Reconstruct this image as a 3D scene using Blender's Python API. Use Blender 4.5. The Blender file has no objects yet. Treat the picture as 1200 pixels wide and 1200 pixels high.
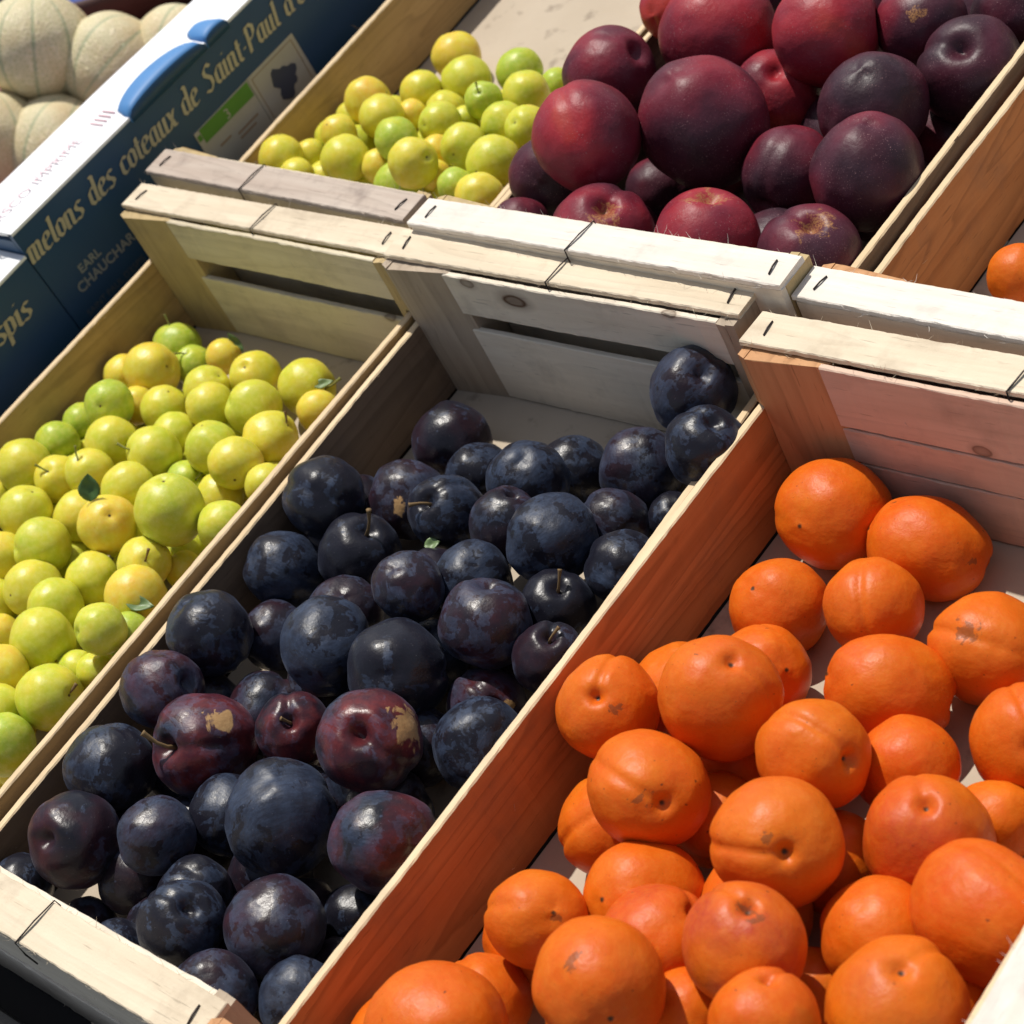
import bpy, bmesh, math, random
from mathutils import Vector, Matrix, Quaternion, noise

S = bpy.context.scene
COL = S.collection
R = math.radians

# ------------------------------------------------------------------ camera
cam_d = bpy.data.cameras.new('camera')
cam = bpy.data.objects.new('camera', cam_d)
COL.objects.link(cam)
S.camera = cam
cam.location = (0.85138, -0.09236, 0.74355)
cam.rotation_euler = (0.77920, 0.41770, 0.66560)
cam_d.sensor_width = 36
cam_d.lens = 69.843
cam_d.shift_x, cam_d.shift_y = 0.04233, 0.03287
cam_d.clip_start = 0.05
cam_d.clip_end = 60
cam_d.dof.use_dof = True
cam_d.dof.focus_distance = 1.0
cam_d.dof.aperture_fstop = 15.0

# ------------------------------------------------------------------ light
SUN = Vector((-0.32, 0.28, 0.905)).normalized()
W = bpy.data.worlds.new('World')
S.world = W
W.use_nodes = True
nt = W.node_tree
sky = nt.nodes.new('ShaderNodeTexSky')
sky.sky_type = 'NISHITA'
sky.sun_disc = False
sky.sun_elevation = math.asin(SUN.z)
sky.sun_rotation = math.atan2(SUN.x, SUN.y)
# open market square: pale walls and awnings around wash out the blue of the sky light
hs = nt.nodes.new('ShaderNodeHueSaturation')
hs.inputs['Saturation'].default_value = 0.55
nt.links.new(sky.outputs[0], hs.inputs['Color'])
nt.links.new(hs.outputs[0], nt.nodes['Background'].inputs[0])
nt.nodes['Background'].inputs[1].default_value = 0.098
sd = bpy.data.lights.new('sun', 'SUN')
sd.energy = 4.2
sd.angle = R(0.9)
sd.color = (1.0, 0.95, 0.87)
sun = bpy.data.objects.new('sun', sd)
COL.objects.link(sun)
sun.rotation_euler = SUN.to_track_quat('Z', 'Y').to_euler()
sun.location = SUN * 4
vs = S.view_settings
vs.view_transform = 'Standard'
vs.look = 'None'
vs.exposure = 0.0
vs.gamma = 1.0
vs.use_curve_mapping = False

# ------------------------------------------------------------------ node helpers
def newmat(name):
    m = bpy.data.materials.new(name)
    m.use_nodes = True
    t = m.node_tree
    return m, t, t.nodes['Principled BSDF']

def nd(t, kind, **kw):
    n = t.nodes.new(kind)
    for k, v in kw.items():
        if k.startswith('i_'):
            key = k[2:]
            key = int(key) if key.isdigit() else key.replace('_', ' ')
            n.inputs[key].default_value = v
        else:
            setattr(n, k, v)
    return n

def noi(t, vec, scale, detail=3, rough=.55, dist=0.0):
    n = nd(t, 'ShaderNodeTexNoise')
    n.inputs['Scale'].default_value = scale
    n.inputs['Detail'].default_value = detail
    n.inputs['Roughness'].default_value = rough
    n.inputs['Distortion'].default_value = dist
    t.links.new(vec, n.inputs['Vector'])
    return n.outputs['Fac']

def ramp(t, fac, stops):
    n = nd(t, 'ShaderNodeValToRGB')
    e = n.color_ramp.elements
    while len(e) < len(stops):
        e.new(.5)
    for a, (p, c) in zip(e, stops):
        a.position = p
        a.color = (c, c, c, 1) if not isinstance(c, tuple) else (*c, 1)
    t.links.new(fac, n.inputs[0])
    return n.outputs[0]

def mix(t, fac, a, b, mode='MIX'):
    n = nd(t, 'ShaderNodeMix', data_type='RGBA', blend_type=mode)
    for sock, v in ((n.inputs[0], fac), (n.inputs[6], a), (n.inputs[7], b)):
        if isinstance(v, bpy.types.NodeSocket):
            t.links.new(v, sock)
        elif isinstance(v, tuple):
            sock.default_value = (*v, 1)
        else:
            sock.default_value = v
    return n.outputs[2]

def mth(t, op, a, b=0.0, clamp=False):
    n = nd(t, 'ShaderNodeMath', operation=op, use_clamp=clamp)
    for i, v in enumerate((a, b)):
        if isinstance(v, bpy.types.NodeSocket):
            t.links.new(v, n.inputs[i])
        else:
            n.inputs[i].default_value = v
    return n.outputs[0]

def prop(t, name):
    n = nd(t, 'ShaderNodeAttribute', attribute_type='OBJECT', attribute_name=name)
    return n.outputs['Fac']

def coords(t, scale=(1, 1, 1), spread=13.0):
    tc = nd(t, 'ShaderNodeTexCoord')
    oi = nd(t, 'ShaderNodeObjectInfo')
    mu = nd(t, 'ShaderNodeVectorMath', operation='SCALE')
    cmb = nd(t, 'ShaderNodeCombineXYZ')
    t.links.new(oi.outputs['Random'], cmb.inputs[0])
    r2 = mth(t, 'FRACT', mth(t, 'MULTIPLY', oi.outputs['Random'], 7.31))
    r3 = mth(t, 'FRACT', mth(t, 'MULTIPLY', oi.outputs['Random'], 31.7))
    t.links.new(r2, cmb.inputs[1])
    t.links.new(r3, cmb.inputs[2])
    t.links.new(cmb.outputs[0], mu.inputs[0])
    mu.inputs['Scale'].default_value = spread
    mp = nd(t, 'ShaderNodeMapping')
    mp.inputs['Scale'].default_value = scale
    t.links.new(tc.outputs['Object'], mp.inputs[0])
    ad = nd(t, 'ShaderNodeVectorMath', operation='ADD')
    t.links.new(mp.outputs[0], ad.inputs[0])
    t.links.new(mu.outputs[0], ad.inputs[1])
    return ad.outputs[0], tc.outputs['Object'], oi.outputs['Random']

def bump(t, p, h, strength, dist):
    b = nd(t, 'ShaderNodeBump')
    b.inputs['Strength'].default_value = strength
    b.inputs['Distance'].default_value = dist
    t.links.new(h, b.inputs['Height'])
    t.links.new(b.outputs[0], p.inputs['Normal'])

def L_(t, a, b):
    t.links.new(a, b)

# ------------------------------------------------------------------ wood
def wood(name, axis, ca, cb, rings=.5, dirt=.25, knots=True, rough=.7, fuzz=.3, stain=(.12, .09, .08)):
    m, t, p = newmat(name)
    sc = [70, 70, 70]
    sc[axis] = 5
    v, obj, rnd = coords(t, tuple(sc))
    g1 = noi(t, v, 1.0, 6, .62)
    g2 = noi(t, v, 3.5, 3, .6)
    sc2 = [26, 26, 26]
    sc2[axis] = 2.2
    v2, _, _ = coords(t, tuple(sc2))
    band = noi(t, v2, 1.0, 1.5, .5, .6)
    rg = mth(t, 'FRACT', mth(t, 'MULTIPLY', band, 9.0))
    rg = ramp(t, rg, [(0, .0), (.55, .15), (.9, 1.0), (1.0, 0.0)])
    f = mth(t, 'ADD', mth(t, 'MULTIPLY', ramp(t, g1, [(.3, 0.0), (.72, 1.0)]), .75), mth(t, 'MULTIPLY', ramp(t, g2, [(.35, 0.0), (.7, 1.0)]), .25))
    c = mix(t, f, ca, cb)
    dk = tuple(x * .62 for x in cb)
    c = mix(t, mth(t, 'MULTIPLY', rg, rings), c, dk)
    v3, _, _ = coords(t, (1, 1, 1))
    d = noi(t, v3, 24, 5, .65)
    c = mix(t, mth(t, 'MULTIPLY', ramp(t, d, [(.52, 0.0), (.72, 1.0)]), dirt), c, stain)
    # short dark flecks and pores
    fl = noi(t, v, 9, 2, .5)
    c = mix(t, ramp(t, fl, [(.66, 0.0), (.74, .5)]), c, tuple(x * .45 for x in cb))
    if knots:
        sk = [11, 11, 11]
        sk[axis] = 6
        vk, _, _ = coords(t, tuple(sk), 29)
        vo = nd(t, 'ShaderNodeTexVoronoi', feature='F1')
        L_(t, vk, vo.inputs['Vector'])
        vo.inputs['Scale'].default_value = 1.0
        kd = mth(t, 'ADD', vo.outputs['Distance'], mth(t, 'MULTIPLY', g1, .05))
        km = ramp(t, kd, [(.02, .75), (.055, .7), (.07, 1.0), (.085, .35), (.13, 0.0)])
        c = mix(t, km, c, (.09, .04, .018))
        for nm_ in ('knot_first', 'knot_second'):   # knots at their own places on a board
            a = nd(t, 'ShaderNodeAttribute', attribute_type='OBJECT', attribute_name=nm_)
            tc = nd(t, 'ShaderNodeTexCoord')
            df = nd(t, 'ShaderNodeVectorMath', operation='SUBTRACT')
            L_(t, tc.outputs['Object'], df.inputs[0])
            L_(t, a.outputs['Vector'], df.inputs[1])
            sl = nd(t, 'ShaderNodeVectorMath', operation='MULTIPLY')
            sl.inputs[1].default_value = tuple(.75 if i == axis else 1.15 for i in range(3))
            L_(t, df.outputs[0], sl.inputs[0])
            ln = nd(t, 'ShaderNodeVectorMath', operation='LENGTH')
            L_(t, sl.outputs[0], ln.inputs[0])
            kk = ramp(t, mth(t, 'ADD', mth(t, 'MULTIPLY', ln.outputs['Value'], 100), mth(t, 'MULTIPLY', g1, .12)), [(.20, .65), (.34, .8), (.42, 1.0), (.50, .3), (.75, 0.0)])
            c = mix(t, mth(t, 'MULTIPLY', kk, .75), c, (.10, .045, .02))
    L_(t, c, p.inputs['Base Color'])
    p.inputs['Roughness'].default_value = rough
    p.inputs['Specular IOR Level'].default_value = .25
    hh = mth(t, 'ADD', mth(t, 'MULTIPLY', g1, .6), mth(t, 'ADD', mth(t, 'MULTIPLY', g2, .3), mth(t, 'MULTIPLY', noi(t, v3, 900, 2), .25)))
    bump(t, p, hh, fuzz, .0012)
    return m

# ------------------------------------------------------------------ mesh helpers
def link(name, me, mat, parent=None, smooth=False):
    o = bpy.data.objects.new(name, me)
    COL.objects.link(o)
    if mat is not None and not me.materials:
        me.materials.append(mat)
    if smooth:
        for q in me.polygons:
            q.use_smooth = True
    if parent is not None:
        o.parent = parent
    return o

def finish(bm, name):
    me = bpy.data.meshes.new(name)
    bm.normal_update()
    bm.to_mesh(me)
    bm.free()
    return me

def tag(o, label, cat, group=None, kind=None):
    o['label'] = label
    if cat:
        o['category'] = cat
    if group:
        o['group'] = group
    if kind:
        o['kind'] = kind
    return o

def board(bm, lo, hi, axis, rnd, jag=.0004, n=None, warp=.0006, fuzz=0, chip=0.0):
    """A sawn board: a box cut into segments along its length, edges slightly uneven, corners eased."""
    lo, hi = list(lo), list(hi)
    a = axis
    b, c = [i for i in range(3) if i != a]
    ln = hi[a] - lo[a]
    n = n or max(6, int(ln / .006))
    e = min(hi[b] - lo[b], hi[c] - lo[c]) * .16
    sd_ = rnd.random() * 99
    rings_ = []
    for i in range(n + 1):
        s = lo[a] + ln * i / n
        wv = (noise.noise(Vector((s * 14, sd_, 0)))) * warp
        wc = (noise.noise(Vector((s * 11, sd_ + 5, 0)))) * warp
        ring = []
        prof = [(lo[b] + e, lo[c]), (hi[b] - e, lo[c]), (hi[b], lo[c] + e), (hi[b], hi[c] - e), (hi[b] - e, hi[c]), (lo[b] + e, hi[c]), (lo[b], hi[c] - e), (lo[b], lo[c] + e)]
        jb = [noise.noise(Vector((s * 160, sd_ + 9 + k * 3.3, 0))) * jag + noise.noise(Vector((s * 600, sd_ + 19 + k * 3.3, 0))) * jag * .6 for k in range(4)]
        jc = [noise.noise(Vector((s * 150, sd_ + 49 + k * 3.3, 0))) * jag * .5 for k in range(4)]
        for k, (x, y) in enumerate(prof):
            q = [0, 0, 0]
            q[a] = s
            q[b] = x + wv * .5 + jb[k // 2]
            q[c] = y + wc + jc[k // 2]
            if i in (0, n):
                q[a] += (rnd.random() - .5) * jag * 2.2
            ring.append(bm.verts.new(q))
        rings_.append(ring)
    for i in range(n):
        for k in range(8):
            bm.faces.new((rings_[i][k], rings_[i][(k + 1) % 8], rings_[i + 1][(k + 1) % 8], rings_[i + 1][k]))
    bm.faces.new(rings_[0][::-1])
    bm.faces.new(rings_[-1])
    for _ in range(fuzz):
        s = lo[a] + ln * rnd.random()
        side = rnd.choice((lo[b], hi[b]))
        q0 = [0, 0, 0]
        q0[a] = s
        q0[b] = side
        q0[c] = hi[c] - rnd.random() * (hi[c] - lo[c])
        q0 = Vector(q0)
        l2 = rnd.uniform(.0015, .006)
        dv = [0, 0, 0]
        dv[a] = rnd.uniform(-1, 1)
        dv[b] = (1 if side == hi[b] else -1) * rnd.uniform(.1, .6)
        dv[c] = rnd.uniform(-.1, .8)
        dv = Vector(dv).normalized()
        pts = [q0, q0 + dv * l2 * .5, q0 + dv * l2 + Vector((0, 0, rnd.uniform(-.3, .5) * l2))]
        tube(bm, pts, [.00013, .0001, .00004], 4)
    bmesh.ops.recalc_face_normals(bm, faces=bm.faces)
    return bm

def tube(bm, pts, rad, n=8):
    pts = [Vector(q) for q in pts]
    if not isinstance(rad, (list, tuple)):
        rad = [rad] * len(pts)
    prev = None
    up = Vector((.31, .23, .92)).normalized()
    for i, q in enumerate(pts):
        d = (pts[min(i + 1, len(pts) - 1)] - pts[max(i - 1, 0)]).normalized()
        if abs(d.dot(up)) > .95:
            up = Vector((.9, .1, .2)).normalized()
        x = d.cross(up).normalized()
        y = d.cross(x).normalized()
        ring = [bm.verts.new(q + (x * math.cos(k * 2 * math.pi / n) + y * math.sin(k * 2 * math.pi / n)) * rad[i]) for k in range(n)]
        if prev:
            for k in range(n):
                bm.faces.new((prev[k], prev[(k + 1) % n], ring[(k + 1) % n], ring[k]))
        else:
            bm.faces.new(ring[::-1])
        prev = ring
    bm.faces.new(prev)

def prism(bm, poly, z0, z1, rnd, jag=.0005, n=10):
    sd_ = rnd.random() * 50
    prev = None
    for i in range(n + 1):
        z = z0 + (z1 - z0) * i / n
        ring = [bm.verts.new((x + noise.noise(Vector((z * 120, sd_ + k, 1))) * jag, y + noise.noise(Vector((z * 120, sd_ + k, 7))) * jag, z + (rnd.random() - .5) * (.0012 if i == n else 0))) for k, (x, y) in enumerate(poly)]
        if prev:
            for k in range(len(poly)):
                bm.faces.new((prev[k], prev[(k + 1) % len(poly)], ring[(k + 1) % len(poly)], ring[k]))
        else:
            bm.faces.new(ring[::-1])
        prev = ring
    bm.faces.new(prev)
    bmesh.ops.recalc_face_normals(bm, faces=bm.faces)

def boxm(bm, lo, hi):
    vs_ = [bm.verts.new((x, y, z)) for x in (lo[0], hi[0]) for y in (lo[1], hi[1]) for z in (lo[2], hi[2])]
    for f in ((0, 1, 3, 2), (4, 6, 7, 5), (0, 4, 5, 1), (2, 3, 7, 6), (0, 2, 6, 4), (1, 5, 7, 3)):
        bm.faces.new([vs_[i] for i in f])

# ------------------------------------------------------------------ crates
m_staple, t_, p_ = newmat('staple_steel')
p_.inputs['Base Color'].default_value = (.045, .035, .032, 1)
p_.inputs['Metallic'].default_value = .6
p_.inputs['Roughness'].default_value = .5

m_liner, t_, p_ = newmat('crate_floor_board')
v_, o_, r_ = coords(t_, (1, 1, 1))
c_ = mix(t_, noi(t_, v_, 18, 5, .6), (.44, .36, .27), (.54, .46, .36))
c_ = mix(t_, ramp(t_, noi(t_, v_, 60, 4), [(.6, 0.0), (.75, .6)]), c_, (.16, .12, .09))
L_(t_, c_, p_.inputs['Base Color'])
p_.inputs['Roughness'].default_value = .85
bump(t_, p_, noi(t_, v_, 40, 4), .4, .002)

CL, CH = 0.4689, .11

def crate(name, label, M, Wd, hL, hR, cw, mats, seed, gaps, capB=True, wires=(.5,), front_cw=None, knots=(), group='wooden fruit crates on the stall'):
    """Fruit crate in its own frame: x across, y along, z up. mats: cap, cap_front, side, slat, post"""
    rnd = random.Random(seed)
    root = bpy.data.objects.new(name, None)
    COL.objects.link(root)
    root.empty_display_size = .05
    root.matrix_world = M
    tag(root, label, 'crate', group)
    fc = front_cw or cw
    # long side boards
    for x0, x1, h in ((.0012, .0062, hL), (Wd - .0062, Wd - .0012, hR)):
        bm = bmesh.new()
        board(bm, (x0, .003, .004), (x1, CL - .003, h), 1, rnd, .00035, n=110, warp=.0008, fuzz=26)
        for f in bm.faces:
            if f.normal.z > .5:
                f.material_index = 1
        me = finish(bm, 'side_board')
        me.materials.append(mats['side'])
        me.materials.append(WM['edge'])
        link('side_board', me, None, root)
    bm = bmesh.new()
    board(bm, (.006, .005, -.001), (Wd - .006, CL - .005, .003), 1, rnd, .0003, n=30)
    link('bottom_board', finish(bm, 'bottom_board'), m_liner, root)
    # triangular corner posts
    for sx in (0, 1):
        for sy in (0, 1):
            bm = bmesh.new()
            hh = (hL, hR)[sx]
            if sx:   # a narrow square post on this side, a wide three-cornered one on the other
                lowp = [(.0066, .0045), (.0066, .0275), (.0120, .0275), (.0125, .0045)]
            else:
                lowp = [(.0066, .0045), (.0066, .0298), (.012, .0296), (.050, .0262), (.054, .0250), (.054, .0045)]
            strip = [(.0010, .0045), (.0010, .0272), (.00655, .0297 if not sx else .0274), (.00655, .0045)]
            def pol(pp):
                r_ = []
                for x, y in pp:
                    r_.append((x if not sx else Wd - x, y if not sy else CL - y))
                return r_
            hi_z = CH - .0040
            prism(bm, pol(lowp), .003, hi_z, rnd, .0003)
            prism(bm, pol(strip), hh + .0010, hi_z, rnd, .0003)
            link('corner_post', finish(bm, 'corner_post'), mats['post'], root)
    # ends
    for sy in (0, 1):
        def Y(y0, y1):
            return (y0, y1) if not sy else (CL - y1, CL - y0)
        w_ = fc if not sy else cw
        zt = CH - .0042
        for off, gg, ends in ((.0, gaps[1], (.001, Wd - .001)), (.0228, gaps[0], (.050, Wd - .0128))):
            gl = [.004] + [q for g in gg for q in g] + [zt]
            for z0, z1 in zip(gl[::2], gl[1::2]):
                bm = bmesh.new()
                ya, yb = Y(off + .0002, off + .0038)
                board(bm, (ends[0], ya, z0), (ends[1], yb, z1), 0, rnd, .0004, n=60, warp=.0009, fuzz=10)
                es = link('end_slat', finish(bm, 'end_slat'), mats['slat'], root)
                for nm_, kp in zip(('knot_first', 'knot_second'), knots):
                    es[nm_] = list(kp)
        bm = bmesh.new()
        ya, yb = Y(-.0006, w_)
        zz = CH
        board(bm, (.0, ya, zz - .0036), (Wd, yb, zz), 0, rnd, .00042, n=130, warp=.0004, fuzz=70)
        cap = link('end_cap', finish(bm, 'end_cap'), mats['cap'] if sy else mats['cap_front'], root)
        sps = [(.011, 0, .010), (Wd - .011, 0, .010)]
        for x, _, l in sps:
            bm = bmesh.new()
            ym = (ya + yb) / 2
            an = rnd.uniform(-.25, .25)
            dx, dy = math.sin(an) * l / 2, math.cos(an) * l / 2
            tube(bm, [(x - dx, ym - dy, zz - .0012), (x - dx, ym - dy, zz + .0005), (x, ym, zz + .0011), (x + dx, ym + dy, zz + .0005), (x + dx, ym + dy, zz - .0012)], .00055, 6)
            link('staple', finish(bm, 'staple'), m_staple, cap, True)
        for f in wires:
            bm = bmesh.new()
            x = Wd * f
            o0, o1 = (ya, yb)
            for k in (0, 1):
                s = .0006 * k
                tube(bm, [(x + s, o0 - .001, zz - .018), (x + s, o0 - .0016, zz - .009), (x + s * .5, o0 - .0010, zz + .0007), (x + .0015 + s, (o0 + o1) / 2, zz + .0013 + s), (x + .003, o1 + .0008, zz + .0007), (x + .003, o1 + .0012, zz - .007)], .00042, 6)
            link('wire', finish(bm, 'wire'), m_staple, cap, True)
    return root

def mat_of(x, y, z, w, p, r):
    return Matrix.Translation((x, y, z)) @ Matrix.Rotation(w, 4, 'Z') @ Matrix.Translation((.13, .23, 0)) @ Matrix.Rotation(p, 4, 'X') @ Matrix.Rotation(r, 4, 'Y') @ Matrix.Translation((-.13, -.23, 0))

WM = dict(
    edge=wood('sawn_edge', 1, (.80, .64, .42), (.66, .48, .28), .15, .25, knots=False),
    cream=wood('cream_poplar', 0, (.78, .68, .52), (.60, .49, .35), .2, .42, rough=.85, fuzz=.55, stain=(.30, .22, .15)),
    white=wood('white_poplar', 0, (.84, .79, .72), (.68, .61, .52), .12, .40, rough=.85, fuzz=.55, stain=(.35, .28, .24)),
    grey=wood('weathered_poplar', 0, (.60, .52, .44), (.42, .33, .27), .25, .6, rough=.85, stain=(.16, .12, .11)),
    tan=wood('tan_slat', 0, (.76, .68, .51), (.62, .53, .37), .22, .3),
    pale=wood('pale_slat', 0, (.84, .76, .63), (.70, .61, .48), .14, .3),
    rose=wood('rosy_slat', 0, (.74, .54, .42), (.60, .42, .31), .18, .25),
    ochre=wood('ochre_pine', 1, (.52, .35, .16), (.38, .24, .10), .45, .3),
    brown=wood('brown_pine', 1, (.24, .165, .11), (.15, .10, .065), .5, .35),
    orange=wood('pine_orange_bounce', 1, (.62, .27, .095), (.47, .175, .055), .55, .25),  # cream pine with the apricots' orange bounce light put into its colour
    post_tan=wood('post_tan', 2, (.55, .42, .22), (.45, .33, .16), .3, .2, knots=False),
    post_grey=wood('post_grey', 2, (.50, .41, .31), (.38, .30, .22), .3, .2, knots=False),
    post_orange=wood('post_orange', 2, (.60, .33, .16), (.47, .23, .10), .4, .1, knots=False),
)

def ms(cap, cap_front, side, slat, post):
    return dict(cap=WM[cap], cap_front=WM[cap_front], side=WM[side], slat=WM[slat], post=WM[post])

crate('fruit_crate','wooden crate of dark plums in the front row, cream end laths',mat_of(-0.00000,-0.00000,-0.00000,0.00000,0.00000,-0.00000),0.2600,0.0602,0.0580,.0223,ms('cream','cream','brown','pale','post_grey'),1,(((.0615,.0745),),((.05,.06),)),wires=(0.5,),front_cw=.0235,knots=((0.0683, 0.4423, 0.1022), (0.2162, 0.4423, 0.1069)))
crate('fruit_crate','wooden crate of yellow plums in the front row beside the melon box',mat_of(-0.26653,0.00395,-0.00005,-0.00520,-0.01007,0.00641),0.2632,0.0660,0.0660,.0223,ms('cream','cream','ochre','tan','post_tan'),2,(((.056,.073),),((.05,.06),)),wires=(0.52,),front_cw=None,knots=((0.235, 0.4423, 0.0563),))
crate('fruit_crate','wooden crate of apricots in the front row with pine sides tinted by orange bounce light',mat_of(0.26298,-0.01699,0.00461,-0.01361,-0.03109,-0.01088),0.2760,0.0717,0.0680,.0223,ms('cream','cream','orange','rose','post_orange'),3,(((.040,.0409),(.0645,.0660)),((.05,.06),)),wires=(0.55,),front_cw=None,knots=((0.1304, 0.4423, 0.0696),))
crate('fruit_crate','wooden crate of nectarines in the rear row with bright white front lath',mat_of(0.00772,0.46698,0.00493,-0.02268,-0.01268,-0.01041),0.2730,0.0706,0.0706,.0223,ms('white','white','brown','pale','post_tan'),4,(((.05,.06),),((.05,.06),)),wires=(0.47,),front_cw=None,knots=())
crate('fruit_crate','wooden crate of yellow plums in the rear row with weathered grey lath',mat_of(-0.26995,0.48712,0.00292,-0.02969,0.01753,0.00518),0.2600,0.0620,0.0620,.0223,ms('grey','grey','ochre','tan','post_tan'),5,(((.05,.06),),((.05,.06),)),wires=(0.4,),front_cw=None,knots=())
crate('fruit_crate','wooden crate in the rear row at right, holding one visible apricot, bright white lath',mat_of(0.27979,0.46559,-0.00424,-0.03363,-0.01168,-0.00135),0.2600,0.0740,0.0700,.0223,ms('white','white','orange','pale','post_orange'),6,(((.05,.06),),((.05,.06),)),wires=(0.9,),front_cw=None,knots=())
crate('fruit_crate','white-lathed crate at the bottom right corner, only its grey-white lath showing',Matrix.Translation((.5535,.30,.0))@Matrix.Rotation(R(-90),4,'Z'),.26,.06,.06,.0223,ms('white','white','brown','pale','post_grey'),7,(((.05,.06),),((.05,.06),)),front_cw=.03,wires=())

def patch(t, v, obj, name='scab', wob=.10, wscale=5.0):
    """Irregular corky patch around the fruit's own 'scab' direction (vector property), radius in 'scab_size'."""
    a = nd(t, 'ShaderNodeAttribute', attribute_type='OBJECT', attribute_name='scab_dir')
    nz = nd(t, 'ShaderNodeVectorMath', operation='NORMALIZE')
    L_(t, obj, nz.inputs[0])
    ds = nd(t, 'ShaderNodeVectorMath', operation='DISTANCE')
    L_(t, nz.outputs[0], ds.inputs[0])
    L_(t, a.outputs['Vector'], ds.inputs[1])
    w = mth(t, 'MULTIPLY', mth(t, 'SUBTRACT', noi(t, v, wscale, 6, .75, .8), .5), wob * 10)
    w = mth(t, 'ADD', w, mth(t, 'MULTIPLY', mth(t, 'SUBTRACT', noi(t, v, 2.4, 3, .6, 1.0), .5), wob * 26))
    r = mth(t, 'DIVIDE', ds.outputs['Value'], mth(t, 'ADD', prop(t, 'scab_size'), .0001))
    return mth(t, 'MULTIPLY', mth(t, 'SUBTRACT', 1.0, mth(t, 'ADD', r, w)), 4.5, True)

# ------------------------------------------------------------------ fruit meshes
def fruit_mesh(name, seed, sub, elong, cav, cavw, sut, sutw, lump, tip=0.0, flat=0.0):
    rnd = random.Random(seed)
    bm = bmesh.new()
    bmesh.ops.create_icosphere(bm, subdivisions=sub, radius=1.0)
    off = Vector((rnd.random() * 40, rnd.random() * 40, rnd.random() * 40))
    lob = rnd.uniform(-.03, .03)
    for v in bm.verts:
        n = v.co.normalized()
        az = math.atan2(n.y, n.x)
        rho = math.hypot(n.x, n.y)
        r = 1.0 + lump * noise.noise(n * 1.3 + off) + lump * .35 * noise.noise(n * 3.1 + off) + lump * .08 * noise.noise(n * 9 + off)
        # the suture runs from the stem pit down one side
        s = math.exp(-(az / (sutw / max(rho, .12))) ** 2) if rho > .02 else 0
        k = max(0.0, min(1.0, (n.z + 1.0) * .9)) * min(1, rho * 3)
        r -= sut * s * k
        r += sut * .18 * math.exp(-((abs(az) - .35) / .25) ** 2) * min(1, rho * 1.5)
        r += lob * math.cos(2 * az)
        p = n * r
        p.z *= elong
        if n.z > 0:
            p.z -= cav * math.exp(-(rho / cavw) ** 2)
            p.z -= cav * .35 * math.exp(-(rho / (cavw * 2.2)) ** 2)
        else:
            p.z -= tip * math.exp(-(rho / .12) ** 2)
            p.z += cav * .18 * math.exp(-(rho / .35) ** 2)
        v.co = p
    for f in bm.faces:
        f.smooth = True
    return finish(bm, name)

KM = {
    'plum': [fruit_mesh('dark_plum', 10 + i, 5, (1.05, 1.0, 1.1, .98, 1.03)[i], (.26, .2, .3, .22, .28)[i], .20, (.05, .035, .06, .03, .045)[i], .11, .07) for i in range(5)],
    'apricot': [fruit_mesh('apricot', 30 + i, 5, (1.04, 1.1, .98, 1.07, 1.02)[i], (.18, .13, .24, .15, .20)[i], .13, (.060, .04, .07, .03, .05)[i], .075, .05, tip=.02) for i in range(5)],
    'yellow': [fruit_mesh('yellow_plum', 50 + i, 4, (1.04, 1.0, 1.08, 1.02)[i], (.12, .08, .14, .1)[i], .15, (.012, .02, .015, .01)[i], .12, .05) for i in range(4)],
    'nectarine': [fruit_mesh('nectarine', 70 + i, 5, (1.0, 1.04, .97, 1.02)[i], (.24, .20, .28, .22)[i], .20, (.055, .04, .07, .03)[i], .13, .05) for i in range(4)],
}

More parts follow.
